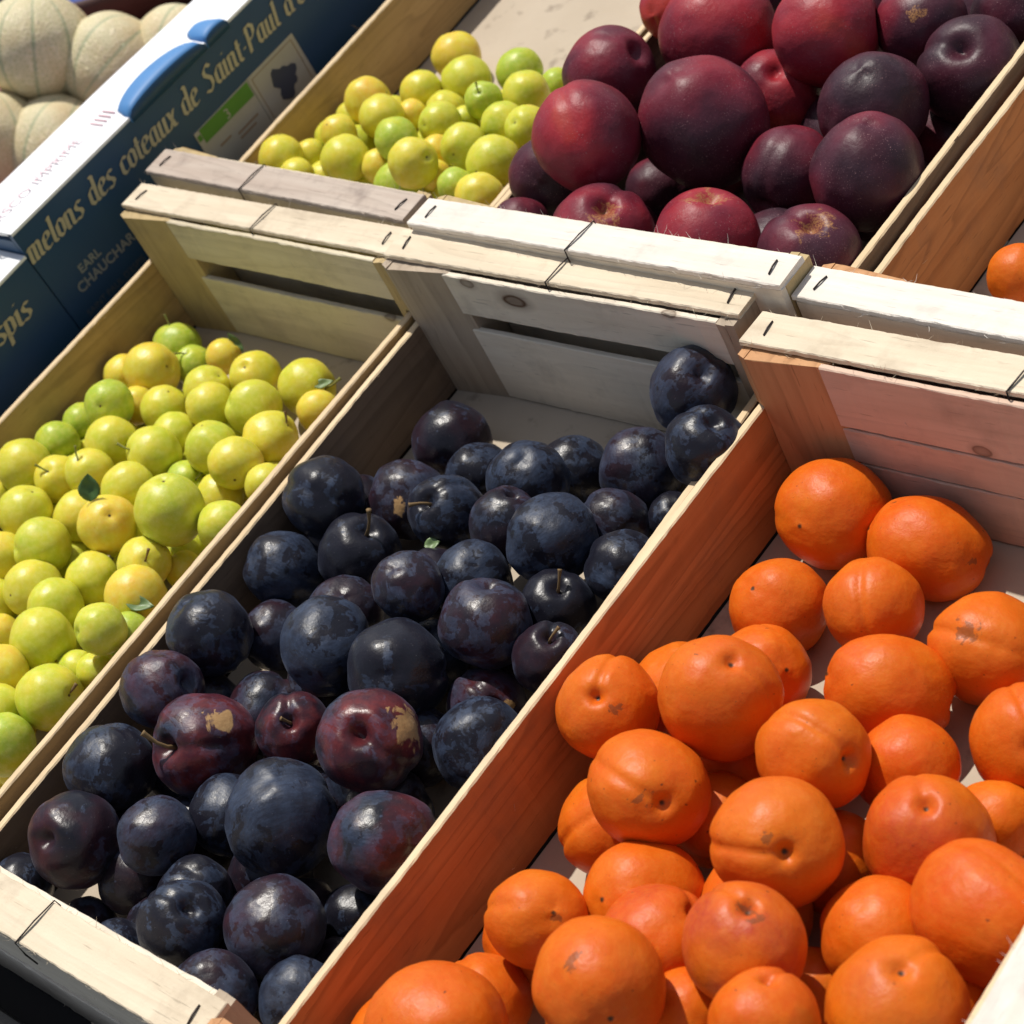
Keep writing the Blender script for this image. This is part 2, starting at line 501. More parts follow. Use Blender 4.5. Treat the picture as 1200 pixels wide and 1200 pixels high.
# ---- fruit skins
def skin_plum():
    m, t, p = newmat('dark_plum_skin')
    v, obj, rnd = coords(t)
    red = prop(t, 'red')
    bl = prop(t, 'bloom')
    n0 = noi(t, v, .9, 3, .5, .3)
    base = mix(t, noi(t, v, 2.2, 4), (.004, .0035, .006), (.009, .0065, .012))
    redm = mth(t, 'MULTIPLY', ramp(t, n0, [(.36, 0.0), (.62, 1.0)]), red)
    rc = mix(t, ramp(t, noi(t, v, 3, 4), [(.35, 0.0), (.7, 1.0)]), (.070, .007, .012), (.20, .022, .016))
    c = mix(t, redm, base, rc)
    # waxy bloom, rubbed off in sharp-edged patches
    b1 = noi(t, v, 1.35, 5, .55, .8)
    b2 = noi(t, v, 5.5, 5, .6, .6)
    bm_ = mth(t, 'ADD', mth(t, 'MULTIPLY', b1, .68), mth(t, 'MULTIPLY', b2, .32))
    thr = mth(t, 'SUBTRACT', bm_, mth(t, 'SUBTRACT', .62, mth(t, 'MULTIPLY', bl, .2)))
    mask = mth(t, 'MULTIPLY', thr, 42, True)
    soft = ramp(t, noi(t, v, 2.6, 5, .65), [(.3, .22), (.75, 1.0)])
    sc = nd(t, 'ShaderNodeMapping')
    sc.inputs['Scale'].default_value = (2, 14, 5)
    sc.inputs['Rotation'].default_value = (.6, .4, .9)
    L_(t, v, sc.inputs[0])
    streak = ramp(t, noi(t, sc.outputs[0], 1.5, 4, .6), [(.38, .55), (.6, 1.0)])
    bf = mth(t, 'MULTIPLY', mth(t, 'MULTIPLY', mask, soft), streak)
    bf = mth(t, 'ADD', mth(t, 'MULTIPLY', bf, .60), mth(t, 'MULTIPLY', soft, .04))
    bc = mix(t, redm, (.052, .084, .158), (.10, .068, .115))
    c = mix(t, bf, c, bc)
    spk = nd(t, 'ShaderNodeTexVoronoi', feature='F1')
    L_(t, v, spk.inputs['Vector'])
    spk.inputs['Scale'].default_value = 9
    c = mix(t, mth(t, 'MULTIPLY', ramp(t, spk.outputs['Distance'], [(.04, 1.0), (.10, 0.0)]), .3), c, (.30, .28, .30))
    # corky scab
    sm = patch(t, v, obj)
    c = mix(t, sm, c, mix(t, noi(t, v, 12, 4), (.30, .16, .06), (.48, .30, .13)))
    L_(t, c, p.inputs['Base Color'])
    ro = mth(t, 'ADD', mth(t, 'MULTIPLY', bf, .42), mth(t, 'ADD', .26, mth(t, 'MULTIPLY', noi(t, v, 7, 3), .12)))
    L_(t, ro, p.inputs['Roughness'])
    p.inputs['Specular IOR Level'].default_value = .42
    p.inputs['Sheen Weight'].default_value = .06
    p.inputs['Sheen Tint'].default_value = (.5, .6, .9, 1)
    bump(t, p, mth(t, 'ADD', mth(t, 'MULTIPLY', noi(t, v, 14, 4), .6), mth(t, 'MULTIPLY', mask, .12)), .07, .02)
    return m

def skin_yellow():
    m, t, p = newmat('yellow_plum_skin')
    v, obj, rnd = coords(t)
    tone = prop(t, 'tone')
    shift = mth(t, 'ADD', tone, mth(t, 'MULTIPLY', mth(t, 'SUBTRACT', noi(t, v, 1.1, 3), .5), .9), True)
    c = ramp(t, shift, [(0, (.38, .50, .04)), (.3, (.56, .58, .04)), (.65, (.72, .60, .05)), (1.0, (.80, .46, .06))])
    mo = noi(t, v, 4.5, 6, .65)
    c = mix(t, mth(t, 'MULTIPLY', ramp(t, mo, [(.42, 0.0), (.7, 1.0)]), .35), c, (.78, .74, .27))
    c = mix(t, mth(t, 'MULTIPLY', ramp(t, noi(t, v, 2.4, 4, .6), [(.55, 0.0), (.75, 1.0)]), .35), c, (.58, .50, .03))
    spk = nd(t, 'ShaderNodeTexVoronoi', feature='F1')
    L_(t, v, spk.inputs['Vector'])
    spk.inputs['Scale'].default_value = 10
    c = mix(t, mth(t, 'MULTIPLY', ramp(t, spk.outputs['Distance'], [(.05, 1.0), (.16, 0.0)]), .35), c, (.8, .8, .5))
    br = noi(t, v, 3.2, 5, .7, .5)
    c = mix(t, mth(t, 'MULTIPLY', ramp(t, br, [(.70, 0.0), (.74, 1.0)]), .8), c, (.34, .13, .02))
    # brown speck in the stem pit and at the tip
    sx = nd(t, 'ShaderNodeSeparateXYZ')
    L_(t, obj, sx.inputs[0])
    rr = mth(t, 'SQRT', mth(t, 'ADD', mth(t, 'POWER', sx.outputs[0], 2), mth(t, 'POWER', sx.outputs[1], 2)))
    c = mix(t, ramp(t, mth(t, 'ADD', rr, mth(t, 'MULTIPLY', br, .05)), [(.055, 1.0), (.085, 0.0)]), c, (.10, .05, .015))
    L_(t, c, p.inputs['Base Color'])
    p.inputs['Roughness'].default_value = .34
    p.inputs['Specular IOR Level'].default_value = .4
    p.inputs['Subsurface Weight'].default_value = .6
    p.inputs['Subsurface Radius'].default_value = (1.0, .75, .15)
    p.inputs['Subsurface Scale'].default_value = .006
    L_(t, mth(t, 'ADD', .27, mth(t, 'MULTIPLY', noi(t, v, 3, 4), .25)), p.inputs['Roughness'])
    bump(t, p, noi(t, v, 7, 3), .05, .02)
    return m

def skin_apricot():
    m, t, p = newmat('apricot_skin')
    v, obj, rnd = coords(t)
    n0 = noi(t, v, .8, 3, .5)
    c = mix(t, ramp(t, noi(t, v, 1.6, 4, .6), [(.3, 0.0), (.7, 1.0)]), (.62, .084, .003), (.67, .138, .005))
    c = mix(t, mth(t, 'MULTIPLY', rnd, .38), c, (.70, .215, .012))
    c = mix(t, ramp(t, noi(t, v, .7, 2), [(.45, 0.0), (.7, .45)]), c, (.62, .075, .004))
    bl = mth(t, 'MULTIPLY', ramp(t, n0, [(.40, 0.0), (.66, 1.0)]), prop(t, 'blush'))
    bl = mth(t, 'MULTIPLY', bl, ramp(t, noi(t, v, 6, 5, .7), [(.25, .55), (.7, 1.0)]))
    c = mix(t, bl, c, (.42, .040, .022))
    mo = noi(t, v, 7, 6, .7)
    c = mix(t, mth(t, 'MULTIPLY', ramp(t, mo, [(.45, 0.0), (.75, 1.0)]), .22), c, (.73, .27, .035))
    # brown freckles of several sizes
    for s, a, b, k in ((2.1, .045, .075, .8), (4.5, .045, .095, .6), (11, .06, .17, .35)):
        vo = nd(t, 'ShaderNodeTexVoronoi', feature='F1')
        wv = nd(t, 'ShaderNodeVectorMath', operation='ADD')
        nn = nd(t, 'ShaderNodeTexNoise')
        nn.inputs['Scale'].default_value = 6
        L_(t, v, nn.inputs['Vector'])
        L_(t, v, wv.inputs[0])
        mm = nd(t, 'ShaderNodeVectorMath', operation='SCALE')
        mm.inputs['Scale'].default_value = .18
        L_(t, nn.outputs['Color'], mm.inputs[0])
        L_(t, mm.outputs[0], wv.inputs[1])
        L_(t, wv.outputs[0], vo.inputs['Vector'])
        vo.inputs['Scale'].default_value = s
        gate = ramp(t, vo.outputs['Color'], [(.52, 0.0), (.56, 1.0)])
        c = mix(t, mth(t, 'MULTIPLY', mth(t, 'MULTIPLY', ramp(t, vo.outputs['Distance'], [(a, 1.0), (b, 0.0)]), gate), k), c, (.13, .035, .012))
    sx = nd(t, 'ShaderNodeSeparateXYZ')
    L_(t, obj, sx.inputs[0])
    rr = mth(t, 'SQRT', mth(t, 'ADD', mth(t, 'POWER', sx.outputs[0], 2), mth(t, 'POWER', sx.outputs[1], 2)))
    c = mix(t, ramp(t, mth(t, 'ADD', rr, mth(t, 'MULTIPLY', mo, .05)), [(.05, 1.0), (.085, 0.0)]), c, (.07, .03, .012))
    c = mix(t, mth(t, 'MULTIPLY', patch(t, v, obj, wob=.26, wscale=9.0), .6), c, (.13, .05, .02))
    L_(t, c, p.inputs['Base Color'])
    L_(t, mth(t, 'ADD', .34, mth(t, 'MULTIPLY', noi(t, v, 4, 4), .2)), p.inputs['Roughness'])
    p.inputs['Specular IOR Level'].default_value = .26
    p.inputs['Subsurface Weight'].default_value = .12
    p.inputs['Subsurface Radius'].default_value = (1.0, .35, .1)
    p.inputs['Subsurface Scale'].default_value = .005
    bump(t, p, mth(t, 'ADD', mth(t, 'MULTIPLY', noi(t, v, 6, 4), .8), mth(t, 'MULTIPLY', noi(t, v, 60, 2), .05)), .075, .02)
    return m

def skin_nectarine():
    m, t, p = newmat('nectarine_skin')
    v, obj, rnd = coords(t)
    red = prop(t, 'red')
    n0 = noi(t, v, .62, 2.5, .45, .2)
    f = mth(t, 'ADD', mth(t, 'MULTIPLY', mth(t, 'SUBTRACT', n0, .5), 1.7), red, True)
    c = ramp(t, f, [(0, (.026, .010, .017)), (.3, (.066, .009, .020)), (.6, (.18, .009, .022)), (.88, (.34, .016, .024)), (1, (.40, .035, .022))])
    st = nd(t, 'ShaderNodeMapping')
    st.inputs['Scale'].default_value = (9, 9, 1.6)
    L_(t, v, st.inputs[0])
    c = mix(t, mth(t, 'MULTIPLY', ramp(t, noi(t, st.outputs[0], 1.2, 5, .6), [(.5, 0.0), (.8, 1.0)]), .25), c, (.03, .008, .014))
    # pale lenticels and a dusty film
    for s, b, k in ((11, .16, .70), (26, .24, .55)):
        vo = nd(t, 'ShaderNodeTexVoronoi', feature='F1')
        L_(t, v, vo.inputs['Vector'])
        vo.inputs['Scale'].default_value = s
        gate = ramp(t, noi(t, v, 1.8, 3), [(.4, .1), (.62, 1.0)])
        c = mix(t, mth(t, 'MULTIPLY', mth(t, 'MULTIPLY', ramp(t, vo.outputs['Distance'], [(b * .4, 1.0), (b, 0.0)]), gate), k), c, (.36, .20, .20))
    film = ramp(t, noi(t, v, 1.5, 5, .6), [(.35, .01), (.75, .13)])
    c = mix(t, film, c, (.24, .12, .17))
    cork = mth(t, 'MULTIPLY', patch(t, v, obj, wob=.16, wscale=9.0), ramp(t, noi(t, v, 26, 4, .7), [(.42, .1), (.58, .9)]))
    c = mix(t, cork, c, (.36, .17, .06))
    L_(t, c, p.inputs['Base Color'])
    L_(t, mth(t, 'ADD', .36, mth(t, 'MULTIPLY', noi(t, v, 4, 4), .20)), p.inputs['Roughness'])
    p.inputs['Specular IOR Level'].default_value = .32
    bump(t, p, mth(t, 'ADD', mth(t, 'MULTIPLY', noi(t, v, 5, 4), .8), mth(t, 'MULTIPLY', noi(t, v, 50, 3), .08)), .08, .02)
    return m

KMAT = {'plum': skin_plum(), 'yellow': skin_yellow(), 'apricot': skin_apricot(), 'nectarine': skin_nectarine()}
for k, ml in KM.items():
    for me in ml:
        me.materials.append(KMAT[k])
KNAME = {'plum': 'dark_plum', 'yellow': 'yellow_plum', 'apricot': 'apricot', 'nectarine': 'nectarine'}
KCAT = {'plum': 'plum', 'yellow': 'yellow plum', 'apricot': 'apricot', 'nectarine': 'nectarine'}

m_stem, t_, p_ = newmat('dry_stem')
v_, o_, r_ = coords(t_)
L_(t_, mix(t_, noi(t_, v_, 300, 4), (.10, .055, .022), (.26, .17, .07)), p_.inputs['Base Color'])
p_.inputs['Roughness'].default_value = .8
m_gstem, t_, p_ = newmat('green_stem')
v_, o_, r_ = coords(t_)
L_(t_, mix(t_, noi(t_, v_, 300, 4), (.16, .15, .03), (.28, .30, .07)), p_.inputs['Base Color'])
p_.inputs['Roughness'].default_value = .7

def add_stem(fr, seed, green, l=.55, lean=(.0, .0)):
    rnd = random.Random(seed)
    bm = bmesh.new()
    lx, ly = lean
    z0 = .74
    pts = [(0, 0, z0 - .05), (lx * .1, ly * .1, z0 + l * .3), (lx * .4, ly * .4, z0 + l * .65), (lx, ly, z0 + l), (lx * 1.08, ly * 1.08, z0 + l * 1.05)]
    w = .045
    tube(bm, pts, [w * 1.3, w * .8, w * .75, w * 1.25, w * 1.5], 8)
    st = link('stem', finish(bm, 'stem'), m_gstem if green else m_stem, fr, True)
    return st

def leaf_mesh(L0, wd, seed, curl=.25):
    rnd = random.Random(seed)
    bm = bmesh.new()
    n, m = 16, 8
    g = []
    for i in range(n + 1):
        u = i / n
        w = wd * (math.sin(math.pi * u ** .8) ** .85 + .0001) * (1 + .03 * math.sin(u * 60))
        row = []
        for j in range(m + 1):
            s = (j / m) * 2 - 1
            row.append(bm.verts.new((s * w, u * L0, curl * L0 * (u * u) * .8 - abs(s) * w * -.35 + .03 * L0 * math.sin(u * 9 + s * 2))))
        g.append(row)
    for i in range(n):
        for j in range(m):
            bm.faces.new((g[i][j], g[i][j + 1], g[i + 1][j + 1], g[i + 1][j]))
    me = finish(bm, 'leaf')
    return me

m_leaf, t_, p_ = newmat('leaf_green')
v_, o_, r_ = coords(t_)
c_ = mix(t_, noi(t_, v_, 220, 4), (.035, .085, .02), (.075, .15, .035))
L_(t_, mix(t_, prop(t_, 'pale'), c_, (.17, .25, .10)), p_.inputs['Base Color'])
p_.inputs['Roughness'].default_value = .45

def add_fruit(kind, idx, x, y, z, r, pole, spin, asp, label, group, props):
    ml = KM[kind]
    o = bpy.data.objects.new(KNAME[kind], ml[idx % len(ml)])
    COL.objects.link(o)
    q = Vector(pole).normalized().to_track_quat('Z', 'Y') @ Quaternion((0, 0, 1), spin)
    o.rotation_mode = 'QUATERNION'
    o.rotation_quaternion = q
    o.location = (x, y, z)
    o.scale = (r, r, r * asp)
    for k, v in props.items():
        if k == 'scab_dir':
            o[k] = list(q.inverted() @ Vector(v).normalized())
        else:
            o[k] = float(v)
    tag(o, label, KCAT[kind], group)
    return o

FR = {}
FR[('PL',1)]=add_fruit('plum',6,0.0542,0.3873,0.0234,0.0238,(-0.74,0.33,0.58),3.10,1.0,"black plum lying on the bare floor by the left rear corner post",'dark plums in the front crate',{'red': 0.12, 'bloom': 0.25})
FR[('PL',2)]=add_fruit('plum',16,0.2252,0.428,0.0659,0.0236,(0.63,-0.06,0.77),0.00,1.0,"dark plum topmost against the pale rear slats beside the apricot crate",'dark plums in the front crate',{'red': 0.05, 'bloom': 0.75})
FR[('PL',3)]=add_fruit('plum',16,0.1892,0.4009,0.0221,0.0236,(-0.34,0.83,-0.44),4.43,1.0,"blue-bloomed plum just below and left of the plum at the rear slats",'dark plums in the front crate',{'red': 0.12, 'bloom': 0.95})
FR[('PL',4)]=add_fruit('plum',1,0.2523,0.397,0.062,0.0216,(0.49,0.17,0.85),1.00,1.0,"blue-black plum just below the plum at the rear slats",'dark plums in the front crate',{'red': 0.0, 'bloom': 0.57})
FR[('PL',5)]=add_fruit('plum',1,0.1456,0.3906,0.0194,0.0207,(-0.86,0.51,-0.00),4.20,1.0,"blue-black plum, half hidden, just above the large blue-bloomed plum",'dark plums in the front crate',{'red': 0.0, 'bloom': 0.43})
FR[('PL',6)]=add_fruit('plum',10,0.1423,0.3626,0.0388,0.0232,(-0.29,0.08,-0.95),3.02,1.0,"blue-bloomed plum just above and left of the large blue-bloomed plum",'dark plums in the front crate',{'red': 0.0, 'bloom': 0.72})
FR[('PL',7)]=add_fruit('plum',2,0.0902,0.3691,0.0224,0.0192,(0.02,0.80,-0.60),3.31,1.0,"blue-bloomed plum, half hidden, just below and right of the plum by the left rear post",'dark plums in the front crate',{'red': 0.0, 'bloom': 0.7})
FR[('PL',8)]=add_fruit('plum',4,0.0635,0.3355,0.0312,0.0227,(-0.83,-0.38,0.41),2.47,1.0,"dark streaked plum left of the sprig, beside the back group of plums",'dark plums in the front crate',{'red': 0.1, 'bloom': 0.61, 'scab_dir': [0.57, -0.6, 0.56], 'scab_size': 0.25})
FR[('PL',9)]=add_fruit('plum',0,0.1047,0.33,0.0375,0.0220,(0.04,-0.38,0.92),1.00,1.0,"blue-black plum just right of the streaked plum near the sprig",'dark plums in the front crate',{'red': 0.0, 'bloom': 0.64})
FR[('PL',10)]=add_fruit('plum',6,0.1897,0.3276,0.0468,0.0245,(-0.27,0.89,-0.38),5.79,1.08,"large blue-bloomed plum with a pointed top, in the rear half of the crate",'dark plums in the front crate',{'red': 0.0, 'bloom': 0.85})
FR[('PL',11)]=add_fruit('plum',2,0.1518,0.3302,0.0429,0.0199,(0.26,0.59,0.77),4.67,1.0,"blue-black plum, half hidden, just left of the large blue-bloomed plum",'dark plums in the front crate',{'red': 0.12, 'bloom': 0.49})
FR[('PL',12)]=add_fruit('plum',16,0.1969,0.3611,0.0232,0.0198,(-0.97,-0.02,-0.25),1.64,1.0,"blue-bloomed plum, half hidden, just right of the large blue-bloomed plum",'dark plums in the front crate',{'red': 0.12, 'bloom': 0.67})
FR[('PL',13)]=add_fruit('plum',12,0.2319,0.329,0.0352,0.0199,(-0.40,0.59,-0.70),0.66,1.0,"blue-black plum just below and right of the large blue-bloomed plum",'dark plums in the front crate',{'red': 0.0, 'bloom': 0.5})
FR[('PL',14)]=add_fruit('plum',8,0.2207,0.3806,0.0138,0.0141,(-0.59,0.00,-0.81),3.22,1.0,"black plum, half hidden, second one right of the large blue-bloomed plum",'dark plums in the front crate',{'red': 0.0, 'bloom': 0.35})
FR[('PL',15)]=add_fruit('plum',11,0.0676,0.2891,0.0362,0.0242,(0.55,0.30,0.78),0.30,1.0,"black plum with a brown stalk sticking straight up from its top",'dark plums in the front crate',{'red': 0.0, 'bloom': 0.25})
FR[('PL',16)]=add_fruit('plum',8,0.1426,0.2648,0.0631,0.0193,(-0.09,0.08,-0.99),1.53,1.0,"blue-black plum just below and right of the plum with the upright stalk",'dark plums in the front crate',{'red': 0.12, 'bloom': 0.51})
FR[('PL',17)]=add_fruit('plum',13,0.1549,0.2926,0.0406,0.0215,(-0.65,0.02,-0.76),3.37,1.0,"blue-bloomed plum, half hidden, just above the glossy purple plum",'dark plums in the front crate',{'red': 0.0, 'bloom': 0.7})
FR[('PL',18)]=add_fruit('plum',18,0.1971,0.2627,0.0557,0.0241,(0.03,0.59,0.81),6.28,1.0,"glossy purple-black plum bulging in front of a bluer one, right of centre",'dark plums in the front crate',{'red': 0.2, 'bloom': 0.55})
FR[('PL',19)]=add_fruit('plum',1,0.2112,0.2953,0.0352,0.0204,(0.43,0.09,0.90),0.00,1.0,"black plum, half hidden, just below the large blue-bloomed plum",'dark plums in the front crate',{'red': 0.0, 'bloom': 0.15})
FR[('PL',20)]=add_fruit('plum',2,0.2346,0.2613,0.0437,0.0184,(0.36,0.19,0.91),0.00,1.0,"black plum, half hidden, just below and right of the glossy purple plum",'dark plums in the front crate',{'red': 0.12, 'bloom': 0.2})
FR[('PL',21)]=add_fruit('plum',17,0.0301,0.3092,0.0517,0.0237,(-0.89,0.21,-0.40),1.09,1.0,"black plum just above and left of the plum with the upright stalk",'dark plums in the front crate',{'red': 0.0, 'bloom': 0.4})
FR[('PL',22)]=add_fruit('plum',15,0.0288,0.2624,0.0401,0.0219,(0.31,0.36,-0.88),2.61,1.0,"blue-bloomed plum just above the pale blue plum",'dark plums in the front crate',{'red': 0.0, 'bloom': 0.75})
FR[('PL',23)]=add_fruit('plum',19,0.0346,0.2024,0.0571,0.0242,(0.28,-0.04,-0.96),1.67,1.0,"blue-black plum just left of the pale blue plum",'dark plums in the front crate',{'red': 0.0, 'bloom': 0.45})
FR[('PL',24)]=add_fruit('plum',14,0.0432,0.2284,0.0271,0.0197,(0.12,0.99,-0.08),4.92,1.0,"blue mottled plum alone by the shaded left board, level with the apricot gap",'dark plums in the front crate',{'red': 0.1, 'bloom': 0.8})
FR[('PL',25)]=add_fruit('plum',2,0.1126,0.2205,0.055,0.0250,(-0.65,0.73,0.22),3.55,1.0,"blue-grey bloomed plum in the very middle of the plum pile",'dark plums in the front crate',{'red': 0.0, 'bloom': 0.9})
FR[('PL',26)]=add_fruit('plum',19,0.0872,0.2504,0.0345,0.0221,(-0.45,-0.12,-0.88),3.52,1.0,"blue-black plum, half hidden, just above and right of the blue-grey middle plum",'dark plums in the front crate',{'red': 0.1, 'bloom': 0.6})
FR[('PL',27)]=add_fruit('plum',10,0.1637,0.2217,0.0528,0.0270,(-0.51,0.47,-0.72),3.53,1.0,"broad charcoal plum with twin highlights in the middle of the crate",'dark plums in the front crate',{'red': 0.0, 'bloom': 0.3})
FR[('PL',28)]=add_fruit('plum',13,0.1498,0.2504,0.0233,0.0196,(-0.79,-0.37,-0.50),3.02,1.0,"blue-bloomed plum, half hidden, just right of the broad charcoal plum",'dark plums in the front crate',{'red': 0.0, 'bloom': 0.9})
FR[('PL',29)]=add_fruit('plum',0,0.0379,0.1595,0.0614,0.0222,(0.91,0.35,0.22),1.00,1.0,"blue-bloomed plum just above and left of the reddish stalked plum",'dark plums in the front crate',{'red': 0.4, 'bloom': 0.76})
FR[('PL',30)]=add_fruit('plum',0,0.081,0.1443,0.0508,0.0277,(0.02,-0.65,0.76),0.30,1.0,"reddish plum with a stalk in its deep side cavity",'dark plums in the front crate',{'red': 0.85, 'bloom': 0.55, 'scab_dir': [0.68, 0.34, 0.65], 'scab_size': 0.3})
FR[('PL',31)]=add_fruit('plum',2,0.0755,0.1841,0.0253,0.0214,(-0.18,0.96,0.19),2.46,1.0,"blue-bloomed plum, half hidden, just above and left of the pinkish red plum",'dark plums in the front crate',{'red': 0.25, 'bloom': 0.79})
FR[('PL',32)]=add_fruit('plum',7,0.1247,0.1728,0.0477,0.0200,(0.53,-0.16,0.83),1.00,1.0,"pinkish red plum half hidden behind a smaller bluish plum",'dark plums in the front crate',{'red': 0.85, 'bloom': 0.4})
FR[('PL',33)]=add_fruit('plum',8,0.1066,0.1699,0.0202,0.0159,(0.30,0.73,0.62),6.04,1.0,"dark red plum, half hidden, just below the pinkish red plum",'dark plums in the front crate',{'red': 1, 'bloom': 0.2})
FR[('PL',34)]=add_fruit('plum',2,0.1858,0.1773,0.0605,0.0264,(0.47,-0.26,0.84),-1.20,1.0,"wine red plum showing its round open cavity to the viewer",'dark plums in the front crate',{'red': 0.85, 'bloom': 0.45, 'scab_dir': [0.88, 0.39, 0.25], 'scab_size': 0.44})
FR[('PL',35)]=add_fruit('plum',15,0.0389,0.1096,0.0553,0.0243,(-0.99,0.12,-0.05),2.40,1.0,"blue-black plum just above and right of the dimpled purple plum",'dark plums in the front crate',{'red': 0.0, 'bloom': 0.5})
FR[('PL',36)]=add_fruit('plum',13,0.0446,0.1327,0.0201,0.0163,(-0.33,-0.48,-0.81),0.08,1.0,"blue-bloomed plum, half hidden, just below and left of the reddish stalked plum",'dark plums in the front crate',{'red': 0.0, 'bloom': 0.9})
FR[('PL',37)]=add_fruit('plum',13,0.055,0.0664,0.0571,0.0245,(0.18,-0.53,0.83),2.00,1.0,"purple plum with a dimple, just behind the front lath at left",'dark plums in the front crate',{'red': 0.25, 'bloom': 0.2})
FR[('PL',38)]=add_fruit('plum',16,0.1038,0.0875,0.0584,0.0204,(-0.35,0.84,-0.40),5.57,1.0,"blue-bloomed plum just right of the dimpled purple plum",'dark plums in the front crate',{'red': 0.12, 'bloom': 0.95})
FR[('PL',39)]=add_fruit('plum',19,0.1168,0.1188,0.0399,0.0207,(-0.99,0.08,0.14),5.66,1.0,"blue-black plum, half hidden, just left of the largest blue-black plum",'dark plums in the front crate',{'red': 0.0, 'bloom': 0.6})
FR[('PL',40)]=add_fruit('plum',17,0.1649,0.1238,0.0555,0.0285,(-0.21,-0.29,-0.93),4.64,1.0,"largest blue-black plum, bulging high in the front half",'dark plums in the front crate',{'red': 0.0, 'bloom': 0.8})
FR[('PL',41)]=add_fruit('plum',14,0.2276,0.1352,0.0541,0.0258,(-0.93,-0.06,-0.35),4.10,1.0,"dark red plum just below the wine red plum",'dark plums in the front crate',{'red': 0.7, 'bloom': 0.72})
FR[('PL',42)]=add_fruit('plum',11,0.2299,0.2048,0.0423,0.0237,(-0.83,0.19,-0.52),5.79,1.0,"dark plum touching the plain apricot crate board, above the last front gap",'dark plums in the front crate',{'red': 0.0, 'bloom': 0.75})
FR[('PL',43)]=add_fruit('plum',0,0.204,0.2327,0.0263,0.0206,(0.80,-0.23,0.56),1.49,1.0,"blue-bloomed plum, half hidden, just above the plum at the apricot crate board",'dark plums in the front crate',{'red': 0.4, 'bloom': 0.81, 'scab_dir': [0.92, 0.09, 0.37], 'scab_size': 0.15})
FR[('PL',44)]=add_fruit('plum',5,0.16,0.0536,0.0614,0.0218,(0.62,0.25,0.75),1.32,1.0,"bluish plum rising just behind the middle of the front lath",'dark plums in the front crate',{'red': 0.0, 'bloom': 0.5})
FR[('PL',45)]=add_fruit('plum',0,0.1339,0.0734,0.0405,0.0197,(-0.22,-0.33,-0.92),5.72,1.0,"blue-black plum, half hidden, just above and right of the bluish plum behind the front lath",'dark plums in the front crate',{'red': 0.0, 'bloom': 0.6})
FR[('PL',46)]=add_fruit('plum',9,0.2007,0.0758,0.0513,0.0241,(-0.78,0.60,0.14),5.82,1.0,"dark plum with a maroon middle near the front right corner",'dark plums in the front crate',{'red': 0.2, 'bloom': 0.83})
FR[('PL',47)]=add_fruit('plum',18,0.2007,0.0336,0.0573,0.0203,(-0.23,0.53,-0.81),0.85,1.0,"blue-black plum just below and right of the bluish plum behind the front lath",'dark plums in the front crate',{'red': 0.12, 'bloom': 0.65})
FR[('PL',48)]=add_fruit('plum',2,0.2337,0.0531,0.043,0.0194,(-0.14,0.96,0.25),3.20,1.0,"blue-bloomed plum, half hidden, just below the maroon-centred plum",'dark plums in the front crate',{'red': 0.0, 'bloom': 0.84})
FR[('PL',49)]=add_fruit('plum',1,0.1129,0.0313,0.0397,0.0157,(0.33,-0.16,-0.93),5.45,1.0,"blue-bloomed plum, half hidden, just left of the bluish plum behind the front lath",'dark plums in the front crate',{'red': 0.0, 'bloom': 0.74})
FR[('PL',50)]=add_fruit('plum',9,0.0675,0.036,0.022,0.0164,(0.11,0.13,-0.99),3.43,1.0,"black plum, half hidden, just below the dimpled purple plum",'dark plums in the front crate',{'red': 0.12, 'bloom': 0.38})
FR[('PL',51)]=add_fruit('plum',3,0.0252,0.0347,0.0397,0.0176,(0.01,0.40,-0.92),4.34,1.0,"black plum, half hidden, just below and left of the dimpled purple plum",'dark plums in the front crate',{'red': 0.0, 'bloom': 0.39})
FR[('PL',52)]=add_fruit('plum',17,0.211,0.1071,0.0206,0.0154,(-0.79,-0.61,0.07),2.90,1.0,"blue-black plum, half hidden, just right of the maroon-centred plum",'dark plums in the front crate',{'red': 0.0, 'bloom': 0.45})
add_fruit('plum',8,0.1701,0.054,0.0233,0.0224,(0.37,-0.65,-1.70),0.27,1.0,"dark plum deep in the pile, almost buried beneath the others",'dark plums in the front crate',{'red': 0.1, 'bloom': 0.4})
add_fruit('plum',18,0.0796,0.0711,0.0285,0.021,(-0.47,0.93,1.53),0.02,1.0,"dark plum deep in the pile, almost buried beneath the others",'dark plums in the front crate',{'red': 0.1, 'bloom': 0.4})
add_fruit('plum',5,0.1908,0.1605,0.0244,0.0217,(-1.13,-1.30,-0.03),0.92,1.0,"dark plum deep in the pile, almost buried beneath the others",'dark plums in the front crate',{'red': 0.1, 'bloom': 0.4})
add_fruit('plum',16,0.0397,0.09,0.023,0.0206,(0.55,-0.44,0.30),5.01,1.0,"dark plum deep in the pile, almost buried beneath the others",'dark plums in the front crate',{'red': 0.1, 'bloom': 0.4})
add_fruit('plum',7,0.1224,0.2896,0.0256,0.0214,(-0.33,-1.29,-1.57),0.29,1.0,"dark plum deep in the pile, almost buried beneath the others",'dark plums in the front crate',{'red': 0.1, 'bloom': 0.4})
add_fruit('plum',13,0.0361,0.1723,0.0268,0.0215,(-0.96,0.67,-0.11),4.38,1.0,"dark plum deep in the pile, almost buried beneath the others",'dark plums in the front crate',{'red': 0.1, 'bloom': 0.4})
add_fruit('plum',19,0.1405,0.2074,0.0236,0.0201,(0.93,-0.63,0.78),1.95,1.0,"dark plum deep in the pile, almost buried beneath the others",'dark plums in the front crate',{'red': 0.1, 'bloom': 0.4})
